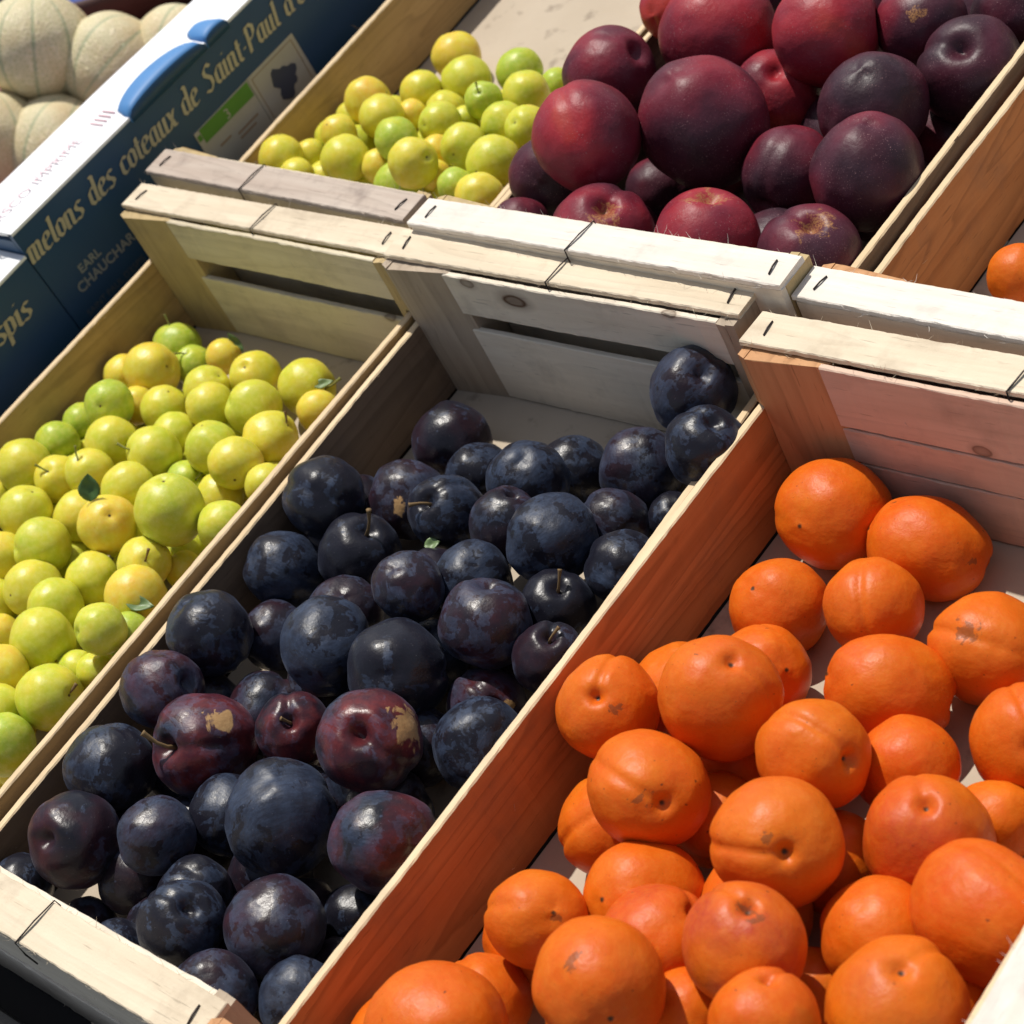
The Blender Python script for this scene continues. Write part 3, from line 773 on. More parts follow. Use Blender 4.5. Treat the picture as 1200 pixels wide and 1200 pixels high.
add_fruit('plum',5,0.1435,0.1477,0.0215,0.0206,(1.10,-0.78,-3.06),4.39,1.0,"dark plum deep in the pile, almost buried beneath the others",'dark plums in the front crate',{'red': 0.1, 'bloom': 0.4})
add_fruit('plum',3,0.1492,0.1049,0.0218,0.0211,(-0.62,1.49,-0.65),0.51,1.0,"dark plum deep in the pile, almost buried beneath the others",'dark plums in the front crate',{'red': 0.1, 'bloom': 0.4})
add_fruit('plum',19,0.1842,0.1984,0.0268,0.0203,(-1.08,0.20,1.45),2.55,1.0,"dark plum deep in the pile, almost buried beneath the others",'dark plums in the front crate',{'red': 0.1, 'bloom': 0.4})
add_fruit('plum',17,0.0946,0.2133,0.0216,0.0202,(-0.08,0.10,0.84),5.75,1.0,"dark plum deep in the pile, almost buried beneath the others",'dark plums in the front crate',{'red': 0.1, 'bloom': 0.4})
add_fruit('plum',19,0.1838,0.2757,0.0211,0.0209,(0.58,2.33,-0.34),3.52,1.0,"dark plum deep in the pile, almost buried beneath the others",'dark plums in the front crate',{'red': 0.1, 'bloom': 0.4})
add_fruit('plum',9,0.1134,0.054,0.0207,0.02,(0.74,-0.40,0.29),4.96,1.0,"dark plum deep in the pile, almost buried beneath the others",'dark plums in the front crate',{'red': 0.1, 'bloom': 0.4})
add_fruit('plum',10,0.025,0.3277,0.0212,0.019,(-0.66,-0.09,-2.55),1.28,1.0,"dark plum deep in the pile, almost buried beneath the others",'dark plums in the front crate',{'red': 0.1, 'bloom': 0.4})
add_fruit('plum',15,0.2244,0.0751,0.0196,0.0189,(1.54,-0.68,-0.70),4.76,1.0,"dark plum deep in the pile, almost buried beneath the others",'dark plums in the front crate',{'red': 0.1, 'bloom': 0.4})
add_fruit('plum',1,0.0882,0.1091,0.0224,0.0208,(0.18,-1.19,0.67),4.69,1.0,"dark plum deep in the pile, almost buried beneath the others",'dark plums in the front crate',{'red': 0.1, 'bloom': 0.4})
add_fruit('plum',18,0.1849,0.0933,0.0217,0.0193,(0.75,-0.64,1.74),4.01,1.0,"dark plum deep in the pile, almost buried beneath the others",'dark plums in the front crate',{'red': 0.1, 'bloom': 0.4})
add_fruit('plum',15,0.0288,0.2924,0.0201,0.0195,(-0.52,-0.24,0.86),3.13,1.0,"dark plum deep in the pile, almost buried beneath the others",'dark plums in the front crate',{'red': 0.1, 'bloom': 0.4})
FR[('AP',1)]=add_fruit('apricot',0,0.3188,0.3974,0.0293,0.0288,(-0.01,0.81,-0.58),0.00,1.0,"round apricot leaning in the rear corner against the wide post",'apricots in the front crate',{'blush': 0.03})
FR[('AP',2)]=add_fruit('apricot',15,0.374,0.3945,0.0237,0.0253,(0.88,0.20,-0.43),0.00,1.18,"long apricot lying sideways against the rose-coloured rear slats",'apricots in the front crate',{'blush': 0.03, 'scab_dir': [0.97, -0.17, 0.2], 'scab_size': 0.08})
FR[('AP',3)]=add_fruit('apricot',8,0.3212,0.3388,0.0246,0.0244,(0.12,0.32,-0.94),0.00,1.0,"orange apricot just below and left of the rear corner apricot",'apricots in the front crate',{'blush': 0.21})
FR[('AP',4)]=add_fruit('apricot',7,0.3727,0.3474,0.0331,0.0243,(0.46,-0.87,-0.17),1.57,1.0,"orange apricot just below and left of the long rear apricot",'apricots in the front crate',{'blush': 0.26})
FR[('AP',5)]=add_fruit('apricot',14,0.4335,0.3462,0.027,0.0273,(-0.99,-0.05,0.15),1.14,1.0,"large oval apricot at the right edge above the bare crate floor",'apricots in the front crate',{'blush': 0.22, 'scab_dir': [-0.0, -0.4, 0.92], 'scab_size': 0.14})
FR[('AP',6)]=add_fruit('apricot',17,0.4065,0.3056,0.037,0.0248,(0.84,0.31,-0.45),0.60,1.22,"orange apricot just above and right of the golden apricot",'apricots in the front crate',{'blush': 0.26})
FR[('AP',7)]=add_fruit('apricot',15,0.2984,0.2379,0.0612,0.0248,(0.32,-0.29,0.90),1.00,1.0,"apricot farthest left, against the pine side board, with freckles",'apricots in the front crate',{'blush': 0.1, 'scab_dir': [0.71, -0.24, 0.67], 'scab_size': 0.11})
FR[('AP',8)]=add_fruit('apricot',6,0.3532,0.2579,0.0681,0.0278,(0.45,0.22,0.86),-1.90,1.0,"large apricot with its stalk dent on top, upper middle of the pile",'apricots in the front crate',{'blush': 0.13})
FR[('AP',9)]=add_fruit('apricot',3,0.3384,0.2975,0.0317,0.0228,(-0.85,0.08,-0.52),2.41,1.0,"orange apricot, half hidden, just above and right of the apricot with the top dent",'apricots in the front crate',{'blush': 0.09})
FR[('AP',10)]=add_fruit('apricot',10,0.4096,0.2474,0.0658,0.0244,(0.93,-0.04,0.36),1.50,1.0,"golden apricot with a deep stalk hole on its right side",'apricots in the front crate',{'blush': 0.13})
FR[('AP',11)]=add_fruit('apricot',17,0.4343,0.2711,0.0357,0.0232,(-0.58,0.79,-0.20),5.66,1.0,"orange apricot, half hidden, just above the tall flushed apricot",'apricots in the front crate',{'blush': 0.09})
FR[('AP',12)]=add_fruit('apricot',19,0.4723,0.307,0.0267,0.0253,(0.59,-0.43,0.69),1.40,1.0,"orange apricot just below and right of the right edge oval apricot",'apricots in the front crate',{'blush': 0.29})
FR[('AP',13)]=add_fruit('apricot',0,0.4765,0.2676,0.022,0.0176,(-0.96,0.06,-0.26),5.04,1.0,"orange apricot, half hidden, just right of the tall flushed apricot",'apricots in the front crate',{'blush': 0.05})
FR[('AP',14)]=add_fruit('apricot',13,0.4665,0.2366,0.0458,0.0268,(0.23,0.05,0.97),0.50,1.08,"tall apricot with a pink flush, right of centre",'apricots in the front crate',{'blush': 0.7})
FR[('AP',15)]=add_fruit('apricot',10,0.4226,0.1998,0.0726,0.0278,(0.65,-0.40,0.65),2.60,1.0,"big apricot showing its stalk hole and curved crease to the front",'apricots in the front crate',{'blush': 0.25, 'scab_dir': [0.36, -0.37, 0.86], 'scab_size': 0.1})
FR[('AP',16)]=add_fruit('apricot',11,0.5092,0.211,0.0534,0.0271,(0.95,-0.26,-0.18),1.00,1.08,"big smooth apricot beside the white lath, bottom right",'apricots in the front crate',{'blush': 0.25})
FR[('AP',17)]=add_fruit('apricot',10,0.4408,0.1492,0.081,0.0249,(0.25,0.29,0.92),0.40,1.0,"red-blushed round apricot in the lower middle",'apricots in the front crate',{'blush': 1, 'scab_dir': [0.35, 0.28, 0.89], 'scab_size': 0.16})
FR[('AP',18)]=add_fruit('apricot',1,0.5036,0.1547,0.0642,0.0279,(0.22,0.22,0.95),-1.00,1.0,"large apricot cleft at its top, at the bottom edge",'apricots in the front crate',{'blush': 0.45, 'scab_dir': [0.82, -0.39, 0.41], 'scab_size': 0.12})
FR[('AP',19)]=add_fruit('apricot',0,0.4719,0.12,0.0888,0.0214,(0.03,0.56,0.83),-1.57,1.0,"orange apricot just below the red-blushed apricot",'apricots in the front crate',{'blush': 0.3})
FR[('AP',20)]=add_fruit('apricot',16,0.3475,0.204,0.0664,0.0270,(0.78,-0.36,0.51),2.00,1.0,"pale spotted apricot standing out above the pine board side",'apricots in the front crate',{'blush': 0.08, 'scab_dir': [0.51, -0.52, 0.69], 'scab_size': 0.13})
FR[('AP',21)]=add_fruit('apricot',9,0.3168,0.1971,0.0294,0.0263,(-0.68,-0.63,-0.38),1.18,1.0,"orange apricot, half hidden, just below and left of the pale spotted apricot",'apricots in the front crate',{'blush': 0.05})
FR[('AP',22)]=add_fruit('apricot',15,0.3651,0.164,0.0469,0.0254,(0.10,0.60,-0.79),3.70,1.1,"orange apricot, half hidden, second one above and right of the very large mottled apricot",'apricots in the front crate',{'blush': 0.17})
FR[('AP',23)]=add_fruit('apricot',9,0.3363,0.1287,0.0642,0.0223,(-0.73,-0.04,-0.68),1.22,1.0,"orange apricot just above and left of the very large mottled apricot",'apricots in the front crate',{'blush': 0.2, 'scab_dir': [0.75, 0.05, 0.66], 'scab_size': 0.12})
FR[('AP',24)]=add_fruit('apricot',0,0.3932,0.1417,0.0625,0.0243,(0.64,0.62,0.47),0.00,1.0,"reddish apricot, half hidden, just above and right of the very large mottled apricot",'apricots in the front crate',{'blush': 0.7})
FR[('AP',25)]=add_fruit('apricot',13,0.4022,0.1054,0.0942,0.0266,(-0.76,0.51,-0.40),0.00,1.0,"very large mottled apricot near the bottom edge",'apricots in the front crate',{'blush': 0.21, 'scab_dir': [0.06, -0.17, 0.98], 'scab_size': 0.11})
FR[('AP',26)]=add_fruit('apricot',5,0.3358,0.061,0.0744,0.0308,(0.99,-0.10,-0.05),4.40,1.0,"lowest apricot, cut by the bottom edge beside the pine board",'apricots in the front crate',{'blush': 0.24})
FR[('AP',27)]=add_fruit('apricot',14,0.3201,0.0931,0.0406,0.0204,(-0.68,0.31,-0.67),1.65,1.0,"orange apricot, half hidden, just above and right of the lowest apricot",'apricots in the front crate',{'blush': 0.29})
FR[('AP',28)]=add_fruit('apricot',17,0.3594,0.2191,0.0274,0.0218,(-0.74,-0.49,0.46),6.15,1.0,"orange apricot, half hidden, just left of the big creased apricot",'apricots in the front crate',{'blush': 0.08})
FR[('AP',29)]=add_fruit('apricot',8,0.4689,0.1899,0.0445,0.0231,(-0.86,-0.50,0.09),4.52,1.0,"orange apricot, half hidden, just above the large cleft apricot",'apricots in the front crate',{'blush': 0.23})
FR[('AP',30)]=add_fruit('apricot',1,0.4227,0.221,0.0262,0.0216,(-0.14,-0.99,0.02),5.91,1.0,"orange apricot, half hidden, just right of the big creased apricot",'apricots in the front crate',{'blush': 0.02})
FR[('AP',31)]=add_fruit('apricot',9,0.4465,0.1648,0.0237,0.0179,(-0.87,-0.07,-0.48),4.95,1.0,"orange apricot, half hidden, just left of the large cleft apricot",'apricots in the front crate',{'blush': 0.02})
FR[('AP',32)]=add_fruit('apricot',2,0.3473,0.2533,0.0228,0.0208,(-0.06,0.86,-0.51),5.88,1.0,"orange apricot, half hidden, just below the apricot with the top dent",'apricots in the front crate',{'blush': 0.02})
FR[('AP',33)]=add_fruit('apricot',17,0.4218,0.1206,0.0597,0.0181,(-0.68,-0.06,0.73),3.17,1.0,"orange apricot, half hidden, just below and left of the red-blushed apricot",'apricots in the front crate',{'blush': 0.04})
add_fruit('apricot',6,0.3155,0.134,0.0309,0.0246,(0.33,1.68,0.18),3.10,1.0,"apricot deep in the pile, almost buried beneath the others",'apricots in the front crate',{'blush': 0.2})
add_fruit('apricot',6,0.4058,0.184,0.0313,0.0252,(0.31,-0.44,0.16),4.83,1.0,"apricot deep in the pile, almost buried beneath the others",'apricots in the front crate',{'blush': 0.2})
add_fruit('apricot',5,0.3767,0.1089,0.0406,0.0245,(1.92,-0.41,0.04),1.57,1.0,"apricot deep in the pile, almost buried beneath the others",'apricots in the front crate',{'blush': 0.2})
add_fruit('apricot',18,0.3818,0.2685,0.0261,0.0229,(0.67,-1.18,-0.69),2.88,1.0,"apricot deep in the pile, almost buried beneath the others",'apricots in the front crate',{'blush': 0.2})
add_fruit('apricot',2,0.3057,0.2736,0.0307,0.0245,(-0.05,-0.50,-0.87),0.24,1.0,"apricot deep in the pile, almost buried beneath the others",'apricots in the front crate',{'blush': 0.2})
add_fruit('apricot',8,0.2996,0.0564,0.0474,0.023,(1.44,0.32,0.19),4.40,1.0,"apricot deep in the pile, almost buried beneath the others",'apricots in the front crate',{'blush': 0.2})
add_fruit('apricot',17,0.4215,0.1405,0.0298,0.0222,(-0.31,-0.27,0.30),0.06,1.0,"apricot deep in the pile, almost buried beneath the others",'apricots in the front crate',{'blush': 0.2})
add_fruit('apricot',10,0.4545,0.1242,0.048,0.0222,(-1.22,1.13,1.69),4.70,1.0,"apricot deep in the pile, almost buried beneath the others",'apricots in the front crate',{'blush': 0.2})
add_fruit('apricot',10,0.5008,0.1804,0.0282,0.0209,(0.27,0.78,-1.48),5.12,1.0,"apricot deep in the pile, almost buried beneath the others",'apricots in the front crate',{'blush': 0.2})
FR[('YA',1)]=add_fruit('yellow',17,-0.2326,0.4105,0.0192,0.0170,(-0.21,0.38,0.90),0.00,1.0,"green yellow plum with a stalk pointing up, farthest back by the left board",'yellow plums in the front crate',{'tone': 0.02})
FR[('YA',2)]=add_fruit('yellow',8,-0.2135,0.3759,0.0346,0.0190,(0.95,0.21,0.24),0.00,1.0,"amber plum with a brown stem scar, high by the left board",'yellow plums in the front crate',{'tone': 0.74})
FR[('YA',3)]=add_fruit('yellow',18,-0.2058,0.3997,0.0159,0.0144,(0.12,0.01,0.99),0.00,1.0,"green plum, half hidden, just below and right of the rear green plum",'yellow plums in the front crate',{'tone': 0.02})
FR[('YA',4)]=add_fruit('yellow',3,-0.177,0.4082,0.0236,0.0124,(0.53,0.77,0.35),0.00,1.0,"amber plum just right of the rear green plum",'yellow plums in the front crate',{'tone': 0.74})
FR[('YA',5)]=add_fruit('yellow',18,-0.1288,0.3956,0.0275,0.0172,(0.26,-0.30,0.92),2.90,1.0,"yellow plum just left of the rear right plum",'yellow plums in the front crate',{'tone': 0.55})
FR[('YA',6)]=add_fruit('yellow',17,-0.2433,0.3698,0.0291,0.0144,(-0.85,0.48,0.23),2.93,1.0,"amber plum, half hidden, just left of the high amber plum",'yellow plums in the front crate',{'tone': 0.74})
FR[('YA',7)]=add_fruit('yellow',16,-0.0882,0.4016,0.0213,0.0186,(0.99,0.10,0.05),0.00,1.0,"large yellow-green plum touching the right board at the back, with a stalk",'yellow plums in the front crate',{'tone': 0.46})
FR[('YA',8)]=add_fruit('yellow',3,-0.1514,0.3727,0.0343,0.0156,(0.70,0.51,0.50),1.03,1.0,"yellow plum second one below and right of the rear green plum",'yellow plums in the front crate',{'tone': 0.43})
FR[('YA',9)]=add_fruit('yellow',9,-0.1994,0.3303,0.0508,0.0167,(0.52,-0.56,0.65),1.00,1.0,"pale green plum showing its brown navel, near the left board",'yellow plums in the front crate',{'tone': 0.02})
FR[('YA',10)]=add_fruit('yellow',9,-0.2413,0.325,0.0293,0.0142,(0.97,0.15,0.21),2.69,1.0,"green plum, half hidden, just below and left of the green navel plum",'yellow plums in the front crate',{'tone': 0.02})
FR[('YA',11)]=add_fruit('yellow',5,-0.1708,0.3481,0.0355,0.0161,(-0.50,-0.38,-0.78),2.58,1.0,"yellow plum just below the high amber plum",'yellow plums in the front crate',{'tone': 0.4})
FR[('YA',12)]=add_fruit('yellow',13,-0.1283,0.3568,0.0409,0.0152,(-0.44,0.20,0.87),0.09,1.0,"yellow plum third one below and right of the rear green plum",'yellow plums in the front crate',{'tone': 0.49})
FR[('YA',13)]=add_fruit('yellow',0,-0.0952,0.3657,0.0375,0.0178,(-0.36,-0.55,0.75),3.06,1.0,"yellow-green plum just above and left of the plump proud plum",'yellow plums in the front crate',{'tone': 0.31})
FR[('YA',14)]=add_fruit('yellow',11,-0.0627,0.3854,0.022,0.0138,(0.82,0.57,-0.07),4.68,1.0,"orange-yellow plum pressed against the right board near the back",'yellow plums in the front crate',{'tone': 0.74})
FR[('YA',15)]=add_fruit('yellow',1,-0.2048,0.3481,0.0311,0.0129,(0.70,0.03,-0.71),0.85,1.0,"amber plum, half hidden, just right of the green navel plum",'yellow plums in the front crate',{'tone': 0.74})
FR[('YA',16)]=add_fruit('yellow',0,-0.2355,0.2991,0.0369,0.0152,(-0.89,-0.21,0.40),3.19,1.0,"green plum, half hidden, just above and right of the left board plum",'yellow plums in the front crate',{'tone': 0.02})
FR[('YA',17)]=add_fruit('yellow',4,-0.2269,0.2681,0.0506,0.0178,(-0.52,0.73,0.45),5.14,1.0,"big yellow-green plum by the left board, halfway down",'yellow plums in the front crate',{'tone': 0.41})
FR[('YA',18)]=add_fruit('yellow',6,-0.1768,0.3073,0.0456,0.0170,(1.00,0.02,0.06),5.69,1.0,"yellow plum just below the green navel plum",'yellow plums in the front crate',{'tone': 0.49})
FR[('YA',19)]=add_fruit('yellow',17,-0.1329,0.3079,0.0463,0.0177,(-0.30,-0.60,0.74),0.00,1.0,"glossy green-yellow plum with a short stalk on its left side",'yellow plums in the front crate',{'tone': 0.36})
FR[('YA',20)]=add_fruit('yellow',3,-0.1462,0.3326,0.0335,0.0152,(0.97,-0.06,-0.24),0.32,1.0,"yellow-green plum, half hidden, just above and right of the glossy stalked plum",'yellow plums in the front crate',{'tone': 0.32})
FR[('YA',21)]=add_fruit('yellow',11,-0.0917,0.3241,0.0451,0.0169,(0.02,-0.22,-0.98),1.14,1.0,"yellow-green plum just right of the glossy stalked plum",'yellow plums in the front crate',{'tone': 0.28})
FR[('YA',22)]=add_fruit('yellow',5,-0.0638,0.3473,0.0358,0.0179,(0.73,0.58,0.36),0.00,1.0,"plump yellow-green plum standing proud near the right board",'yellow plums in the front crate',{'tone': 0.55})
FR[('YA',23)]=add_fruit('yellow',1,-0.0607,0.3173,0.0469,0.0166,(0.66,-0.75,-0.01),2.82,1.0,"yellow plum just below and left of the plump proud plum",'yellow plums in the front crate',{'tone': 0.57})
FR[('YA',24)]=add_fruit('yellow',14,-0.1915,0.269,0.0465,0.0159,(0.30,-0.28,0.91),0.00,1.0,"yellow plum just right of the left board plum",'yellow plums in the front crate',{'tone': 0.56})
FR[('YA',25)]=add_fruit('yellow',19,-0.164,0.2782,0.051,0.0157,(0.07,-0.13,0.99),0.00,1.0,"yellow plum just above the golden pitted plum",'yellow plums in the front crate',{'tone': 0.51})
FR[('YA',26)]=add_fruit('yellow',10,-0.1249,0.277,0.0492,0.0164,(-0.45,-0.88,-0.14),3.19,1.0,"yellow plum just above and right of the golden pitted plum",'yellow plums in the front crate',{'tone': 0.47})
FR[('YA',27)]=add_fruit('yellow',2,-0.0599,0.2645,0.0623,0.0209,(0.08,0.37,0.93),0.56,1.0,"largest plum of the yellow heap, round and shining",'yellow plums in the front crate',{'tone': 0.26})
FR[('YA',28)]=add_fruit('yellow',10,-0.1111,0.247,0.0522,0.0187,(0.70,-0.01,0.72),2.00,1.0,"golden yellow plum with a small pit, below the dark green leaf",'yellow plums in the front crate',{'tone': 0.74})
FR[('YA',29)]=add_fruit('yellow',2,-0.1556,0.2513,0.0414,0.0161,(-0.18,-0.78,-0.61),6.15,1.0,"yellow plum, half hidden, just left of the golden pitted plum",'yellow plums in the front crate',{'tone': 0.57})
FR[('YA',30)]=add_fruit('yellow',19,-0.1862,0.2356,0.0527,0.0178,(0.41,0.62,0.67),5.91,1.0,"yellow plum just above and left of the brown-specked plum",'yellow plums in the front crate',{'tone': 0.42})
FR[('YA',31)]=add_fruit('yellow',16,-0.1064,0.3037,0.0311,0.0138,(0.91,0.06,0.40),0.00,1.0,"green plum, half hidden, just above and right of the largest yellow plum",'yellow plums in the front crate',{'tone': 0.02})
FR[('YA',32)]=add_fruit('yellow',12,-0.0767,0.3021,0.0272,0.0152,(-0.71,0.18,0.68),0.47,1.0,"yellow plum, half hidden, just right of the largest yellow plum",'yellow plums in the front crate',{'tone': 0.5})
FR[('YA',33)]=add_fruit('yellow',13,-0.0273,0.2719,0.0488,0.0156,(0.89,0.35,0.30),0.86,1.0,"yellow-green plum second one right of the largest yellow plum",'yellow plums in the front crate',{'tone': 0.29})
FR[('YA',34)]=add_fruit('yellow',0,-0.0351,0.314,0.0384,0.0127,(0.10,0.99,0.09),5.52,1.0,"yellow plum, half hidden, just below the plump proud plum",'yellow plums in the front crate',{'tone': 0.52})
FR[('YA',35)]=add_fruit('yellow',4,-0.1478,0.2181,0.0528,0.0179,(-0.24,-0.76,0.61),3.18,1.0,"matt yellow plum with a brown speck near the left edge",'yellow plums in the front crate',{'tone': 0.3})
FR[('YA',36)]=add_fruit('yellow',1,-0.1748,0.2026,0.0516,0.0153,(-0.34,-0.50,0.80),2.61,1.0,"yellow plum just left of the brown-specked plum",'yellow plums in the front crate',{'tone': 0.6})
FR[('YA',37)]=add_fruit('yellow',13,-0.0661,0.2335,0.0467,0.0162,(0.77,-0.17,0.62),0.00,1.0,"small beige-yellow plum with a dry stalk across it",'yellow plums in the front crate',{'tone': 0.51})
FR[('YA',38)]=add_fruit('yellow',12,-0.1011,0.2142,0.0417,0.0165,(-0.61,0.27,0.74),0.88,1.0,"yellow plum just above and left of the leaf-covered amber plum",'yellow plums in the front crate',{'tone': 0.44})
FR[('YA',39)]=add_fruit('yellow',18,-0.0471,0.2096,0.0498,0.0184,(0.42,-0.50,-0.76),1.70,1.0,"amber-yellow plum partly covered by a pale green leaf",'yellow plums in the front crate',{'tone': 0.74})
FR[('YA',40)]=add_fruit('yellow',2,-0.1297,0.1907,0.05,0.0176,(-0.15,0.77,-0.62),1.67,1.0,"yellow plum just below the brown-specked plum",'yellow plums in the front crate',{'tone': 0.49})
FR[('YA',41)]=add_fruit('yellow',6,-0.0993,0.1853,0.0513,0.0168,(-0.56,0.54,-0.63),4.54,1.0,"yellow-green plum just above the wide yellow plum",'yellow plums in the front crate',{'tone': 0.33})
FR[('YA',42)]=add_fruit('yellow',18,-0.1554,0.1728,0.0468,0.0162,(-0.51,0.47,-0.72),4.65,1.0,"yellow plum just above and left of the wide yellow plum",'yellow plums in the front crate',{'tone': 0.43})
FR[('YA',43)]=add_fruit('yellow',16,-0.0253,0.1747,0.0712,0.0148,(-0.17,-0.75,0.64),4.06,1.0,"yellow-green plum just below and left of the leaf-covered amber plum",'yellow plums in the front crate',{'tone': 0.27})
FR[('YA',44)]=add_fruit('yellow',7,-0.081,0.1608,0.0557,0.0190,(-0.90,0.37,0.23),4.82,1.0,"wide yellow plum with a bright highlight, left in the front part",'yellow plums in the front crate',{'tone': 0.35})
FR[('YA',45)]=add_fruit('yellow',13,-0.0307,0.1859,0.0489,0.0141,(0.66,-0.74,-0.11),0.61,1.0,"green plum, half hidden, just below the leaf-covered amber plum",'yellow plums in the front crate',{'tone': 0.02})
FR[('YA',46)]=add_fruit('yellow',6,-0.0811,0.131,0.0627,0.0151,(0.60,-0.79,0.08),4.20,1.0,"amber plum just below and left of the wide yellow plum",'yellow plums in the front crate',{'tone': 0.74})
FR[('YA',47)]=add_fruit('yellow',18,-0.0401,0.1308,0.0565,0.0188,(0.95,0.26,0.18),0.00,1.0,"big yellow plum next to the double board near the front",'yellow plums in the front crate',{'tone': 0.35})
FR[('YA',48)]=add_fruit('yellow',15,-0.0561,0.1573,0.0417,0.0117,(-0.62,-0.66,-0.42),6.01,1.0,"yellow-green plum, half hidden, just above and right of the big front yellow plum",'yellow plums in the front crate',{'tone': 0.3})
FR[('YA',49)]=add_fruit('yellow',4,-0.0639,0.1116,0.0599,0.0139,(-0.65,0.45,0.62),5.48,1.0,"yellow plum, half hidden, just above the frontmost green plum",'yellow plums in the front crate',{'tone': 0.4})
FR[('YA',50)]=add_fruit('yellow',1,-0.0403,0.094,0.059,0.0176,(0.13,-0.63,0.77),4.46,1.0,"large pale green plum frontmost at the left edge",'yellow plums in the front crate',{'tone': 0.02})
FR[('YA',51)]=add_fruit('yellow',13,-0.1329,0.157,0.0436,0.0133,(-0.02,-0.60,-0.80),4.65,1.0,"amber plum, half hidden, just left of the wide yellow plum",'yellow plums in the front crate',{'tone': 0.74})
FR[('YA',52)]=add_fruit('yellow',15,-0.152,0.2271,0.0244,0.0144,(0.38,-0.48,0.79),0.97,1.0,"yellow-green plum, half hidden, just below and right of the brown-specked plum",'yellow plums in the front crate',{'tone': 0.26})
FR[('YA',53)]=add_fruit('yellow',5,-0.0766,0.26,0.0206,0.0150,(0.46,0.60,-0.65),1.20,1.0,"yellow-green plum, half hidden, just right of the beige stalked plum",'yellow plums in the front crate',{'tone': 0.25})
FR[('YA',54)]=add_fruit('yellow',12,-0.0357,0.1592,0.0464,0.0110,(0.01,0.62,0.78),1.80,1.0,"yellow-green plum, half hidden, second one above and right of the big front yellow plum",'yellow plums in the front crate',{'tone': 0.37})
FR[('YA',55)]=add_fruit('yellow',13,-0.0568,0.2473,0.0276,0.0116,(0.48,0.47,-0.74),3.68,1.0,"yellow plum, half hidden, second one right of the beige stalked plum",'yellow plums in the front crate',{'tone': 0.62})
FR[('YA',56)]=add_fruit('yellow',8,-0.2411,0.2459,0.0403,0.0115,(-0.37,0.70,0.62),0.45,1.0,"yellow plum, half hidden, just below and left of the left board plum",'yellow plums in the front crate',{'tone': 0.52})
add_fruit('yellow',5,-0.1367,0.2598,0.0178,0.0148,(-0.61,-0.22,-1.71),0.95,1.0,"yellow plum deep in the front heap, almost buried beneath the others",'yellow plums in the front crate',{'tone': 0.4})
add_fruit('yellow',7,-0.0914,0.1703,0.0288,0.0144,(0.32,0.60,-1.29),5.01,1.0,"yellow plum deep in the front heap, almost buried beneath the others",'yellow plums in the front crate',{'tone': 0.4})
add_fruit('yellow',5,-0.1202,0.3312,0.0227,0.0148,(1.29,1.09,-1.54),4.51,1.0,"yellow plum deep in the front heap, almost buried beneath the others",'yellow plums in the front crate',{'tone': 0.4})
add_fruit('yellow',11,-0.1721,0.3167,0.0161,0.015,(0.54,0.21,-0.50),3.89,1.0,"yellow plum deep in the front heap, almost buried beneath the others",'yellow plums in the front crate',{'tone': 0.4})
add_fruit('yellow',11,-0.1728,0.284,0.0188,0.0147,(0.16,-0.05,-1.85),2.55,1.0,"yellow plum deep in the front heap, almost buried beneath the others",'yellow plums in the front crate',{'tone': 0.4})
add_fruit('yellow',6,-0.1028,0.2021,0.0188,0.0142,(-1.63,0.25,0.72),3.91,1.0,"yellow plum deep in the front heap, almost buried beneath the others",'yellow plums in the front crate',{'tone': 0.4})
add_fruit('yellow',19,-0.0691,0.1884,0.0292,0.0163,(-0.37,0.07,1.17),3.43,1.0,"yellow plum deep in the front heap, almost buried beneath the others",'yellow plums in the front crate',{'tone': 0.4})
add_fruit('yellow',11,-0.0672,0.1505,0.0172,0.0159,(0.71,0.26,1.45),4.43,1.0,"yellow plum deep in the front heap, almost buried beneath the others",'yellow plums in the front crate',{'tone': 0.4})
add_fruit('yellow',5,-0.083,0.1167,0.0327,0.0154,(0.94,-0.93,-0.77),4.06,1.0,"yellow plum deep in the front heap, almost buried beneath the others",'yellow plums in the front crate',{'tone': 0.4})
add_fruit('yellow',11,-0.2083,0.2267,0.0217,0.0146,(-0.94,0.05,-1.14),0.53,1.0,"yellow plum deep in the front heap, almost buried beneath the others",'yellow plums in the front crate',{'tone': 0.4})
add_fruit('yellow',10,-0.1461,0.3023,0.019,0.0142,(1.84,0.23,1.64),2.85,1.0,"yellow plum deep in the front heap, almost buried beneath the others",'yellow plums in the front crate',{'tone': 0.4})
add_fruit('yellow',3,-0.213,0.2866,0.0219,0.016,(0.10,-1.57,1.49),1.75,1.0,"yellow plum deep in the front heap, almost buried beneath the others",'yellow plums in the front crate',{'tone': 0.4})
add_fruit('yellow',6,-0.1913,0.1779,0.0241,0.0152,(-1.04,-0.66,-1.63),0.49,1.0,"yellow plum deep in the front heap, almost buried beneath the others",'yellow plums in the front crate',{'tone': 0.4})
add_fruit('yellow',8,-0.1985,0.3206,0.0262,0.0147,(1.48,0.66,-1.66),0.57,1.0,"yellow plum deep in the front heap, almost buried beneath the others",'yellow plums in the front crate',{'tone': 0.4})
add_fruit('yellow',12,-0.139,0.1593,0.0193,0.0164,(-0.57,-1.93,-0.11),5.57,1.0,"yellow plum deep in the front heap, almost buried beneath the others",'yellow plums in the front crate',{'tone': 0.4})
add_fruit('yellow',5,-0.1062,0.2405,0.0178,0.0153,(-0.55,0.50,1.42),2.54,1.0,"yellow plum deep in the front heap, almost buried beneath the others",'yellow plums in the front crate',{'tone': 0.4})
add_fruit('yellow',14,-0.1235,0.3621,0.0163,0.0148,(0.03,0.86,-0.74),5.09,1.0,"yellow plum deep in the front heap, almost buried beneath the others",'yellow plums in the front crate',{'tone': 0.4})
